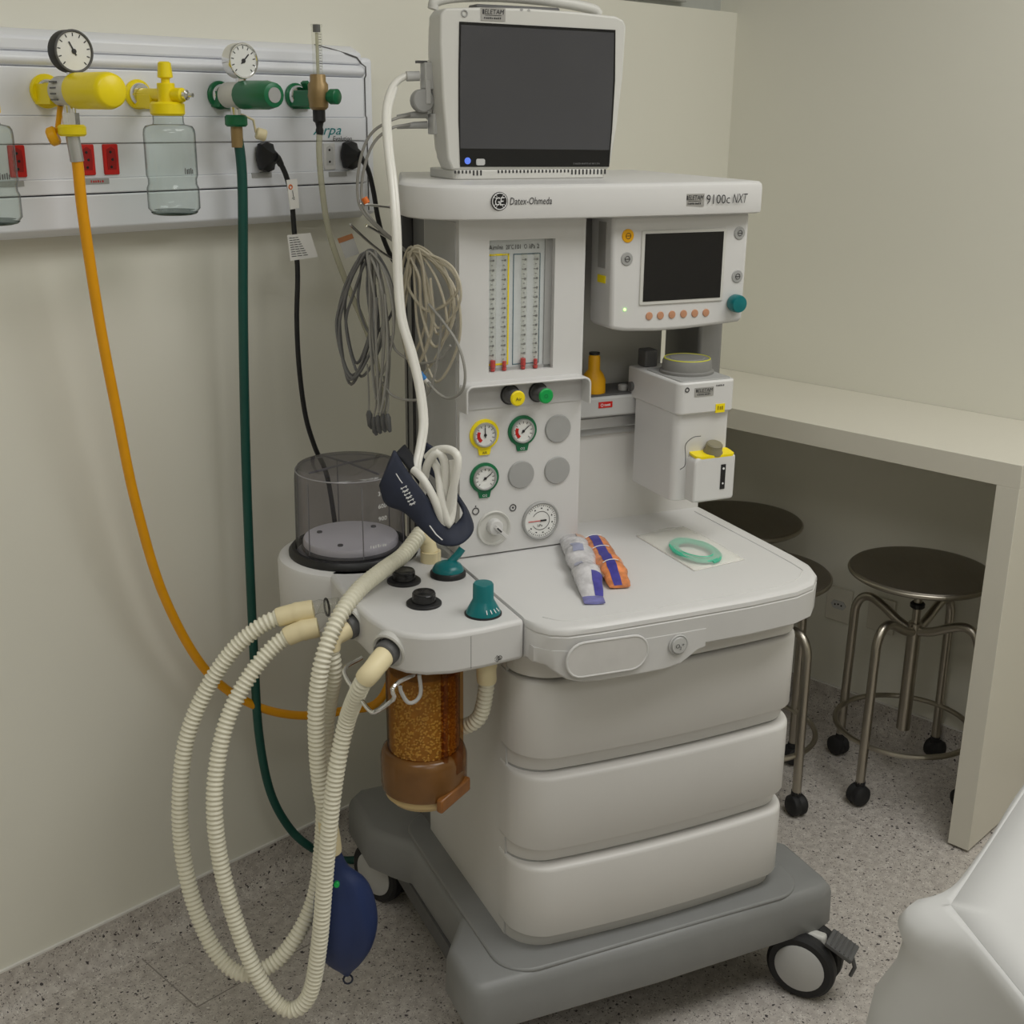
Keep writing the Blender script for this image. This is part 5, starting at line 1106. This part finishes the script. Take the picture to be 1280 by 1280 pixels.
def stool(cx, cy, rot, label):
    T = thing('stool', label, 'stool', (cx, cy, 0), 'W', 'stainless steel stools under the desk'); ZS = .528
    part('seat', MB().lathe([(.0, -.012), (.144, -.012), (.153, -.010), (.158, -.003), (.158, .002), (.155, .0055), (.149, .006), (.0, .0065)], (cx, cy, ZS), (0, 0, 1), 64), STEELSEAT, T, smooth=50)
    part('seat_edge', MB().ring((cx, cy, ZS - .002), (0, 0, 1), .1555, .0055, 64, 10), STEEL, T)
    part('spindle', MB().cyl((cx, cy, .38), (0, 0, 1), .0095, ZS - .39, 14), STEEL, T)
    part('collar', MB().cyl((cx, cy, .44), (0, 0, 1), .0165, .014, 18, .003), BLACK, T)
    part('column', MB().cyl((cx, cy, .135), (0, 0, 1), .0155, .27, 20, .001), STEEL, T)
    part('foot_ring', MB().ring((cx, cy, .145), (0, 0, 1), .155, .0065, 56, 8), STEEL, T)
    for k in range(4):
        a = rot + k * math.pi / 2; e = np.array([math.cos(a), math.sin(a), 0]); c0 = np.array([cx, cy, 0])
        lg = spline([c0 + e * r_ + (0, 0, z) for r_, z in ((.012, .385), (.045, .396), (.085, .418), (.118, .430), (.142, .422), (.156, .396), (.158, .36), (.159, .28), (.161, .16), (.163, .055))], 5)
        part('leg', MB().tube(lg, .0105, 12), STEEL, T)
        q = c0 + e * .166; t = np.array([-e[1], e[0], 0])
        part('caster', MB().lathe([(.004, -.0215), (.017, -.0205), (.0235, -.015), (.025, -.006), (.0225, -.001), (.0225, .001), (.025, .006), (.0235, .015), (.017, .0205), (.004, .0215)], q + (0, 0, .025), unit(t + e * .25), 22).cyl(q + (0, 0, .03) - e * .004, (0, 0, 1), .0115, .028, 12), RUBBER, T)
    return T
stool(.922, 2.608, math.radians(222), 'round steel stool standing beside the desk end panel, nearest of all to it')
stool(.552, 2.585, math.radians(-55), 'round steel stool mostly hidden behind the machine drawers, seat edge by worktop corner')
stool(.570, 2.957, math.radians(20), 'round steel stool deepest under the desk, seat seen behind the vaporiser')

# ================================================================ draped couch at the right edge
ZB = .76
BC = np.array(at('W', 1188, 1133, z=ZB)); d2 = unit((.16, -.987, 0)); e1_ = unit((.59, .81, 0)); e2_ = np.array((.81, -.59, 0))
BA = BC + e1_ * .62; BD = BC + d2 * .9
CO = thing('examination_couch', 'couch under a white draped sheet at the lower right corner', 'couch', (BC[0] + .35, BC[1] - .3, 0), 'W')
foot = [tuple((q + v_)[:2]) for q, v_ in ((BC, np.array((.012, -.004, 0))), (BD, np.array((.012, 0, 0))), (BD, np.array((.55, -.05, 0))), (BA, e2_ * .45), (BA, np.array((.006, -.012, 0))))]
part('mattress', MB().prism(foot, ZB - .09, ZB - .006), GREYM, CO, bevel=.01)
inset = [tuple(np.mean(foot, axis=0) + (np.array(q) - np.mean(foot, axis=0)) * .88) for q in foot]
part('frame', MB().prism(inset, ZB - .14, ZB - .09), ALU, CO)
for q in inset: part('leg', MB().cyl((*(np.mean(foot, axis=0) + (np.array(q) - np.mean(foot, axis=0)) * .92), 0), (0, 0, 1), .018, ZB - .13, 14), ALU, CO)
# sheet: top face, then the hem falls in folds round the corner
n1 = np.array((d2[1], -d2[0], 0)); n2 = np.array((-e1_[1], e1_[0], 0))
a1_, a2_ = math.atan2(n1[1], n1[0]) % (2 * math.pi), math.atan2(n2[1], n2[0]) % (2 * math.pi)
per = [(BC + d2 * t, n1, -t) for t in np.linspace(.9, .012, 60)]
for k in range(1, 10):
    a = a1_ + (a2_ - a1_) * k / 10; per.append((BC, np.array((math.cos(a), math.sin(a), 0)), 0.0))
per += [(BC + e1_ * t, n2, t) for t in np.linspace(.012, .62, 40)]
lv_ = (0, .003, .008, .016, .03, .05, .08, .12, .17, .23, .30, .38)
grid = []
for q, nn, s in per:
    row = []; ear = math.exp(-(s / .034) ** 2)
    fold = math.sin(-s * 24 + .6) if s <= 0 else math.sin(s * 30)
    for dz in lv_:
        k = min(1, dz / .02)
        off = .006 * min(1, dz / .006) + .022 * dz / .38 + .010 * (1 + fold) * min(1, dz / .10) * (1 - ear * .7) + ear * (.038 * k + .012 * min(1, dz / .3) - .018 * math.exp(-((dz - .065) / .025) ** 2))
        row.append(q + nn * off + np.array((0, 0, .001 - dz)))
    grid.append(row)
shm = MB().loft(grid, cap=False, close=False)
topg = []
KC = BC + np.array((.45, -.22, 0))
for q, nn, s in per: topg.append([q + (KC - q) * t + np.array((0, 0, .001 + .002 * math.sin(6 * t) * t * (1 - t))) for t in np.linspace(0, .98, 12)])
shm.loft(topg, cap=False, close=False)
part('sheet', shm, SHEET, CO, smooth=80, solid=.002)
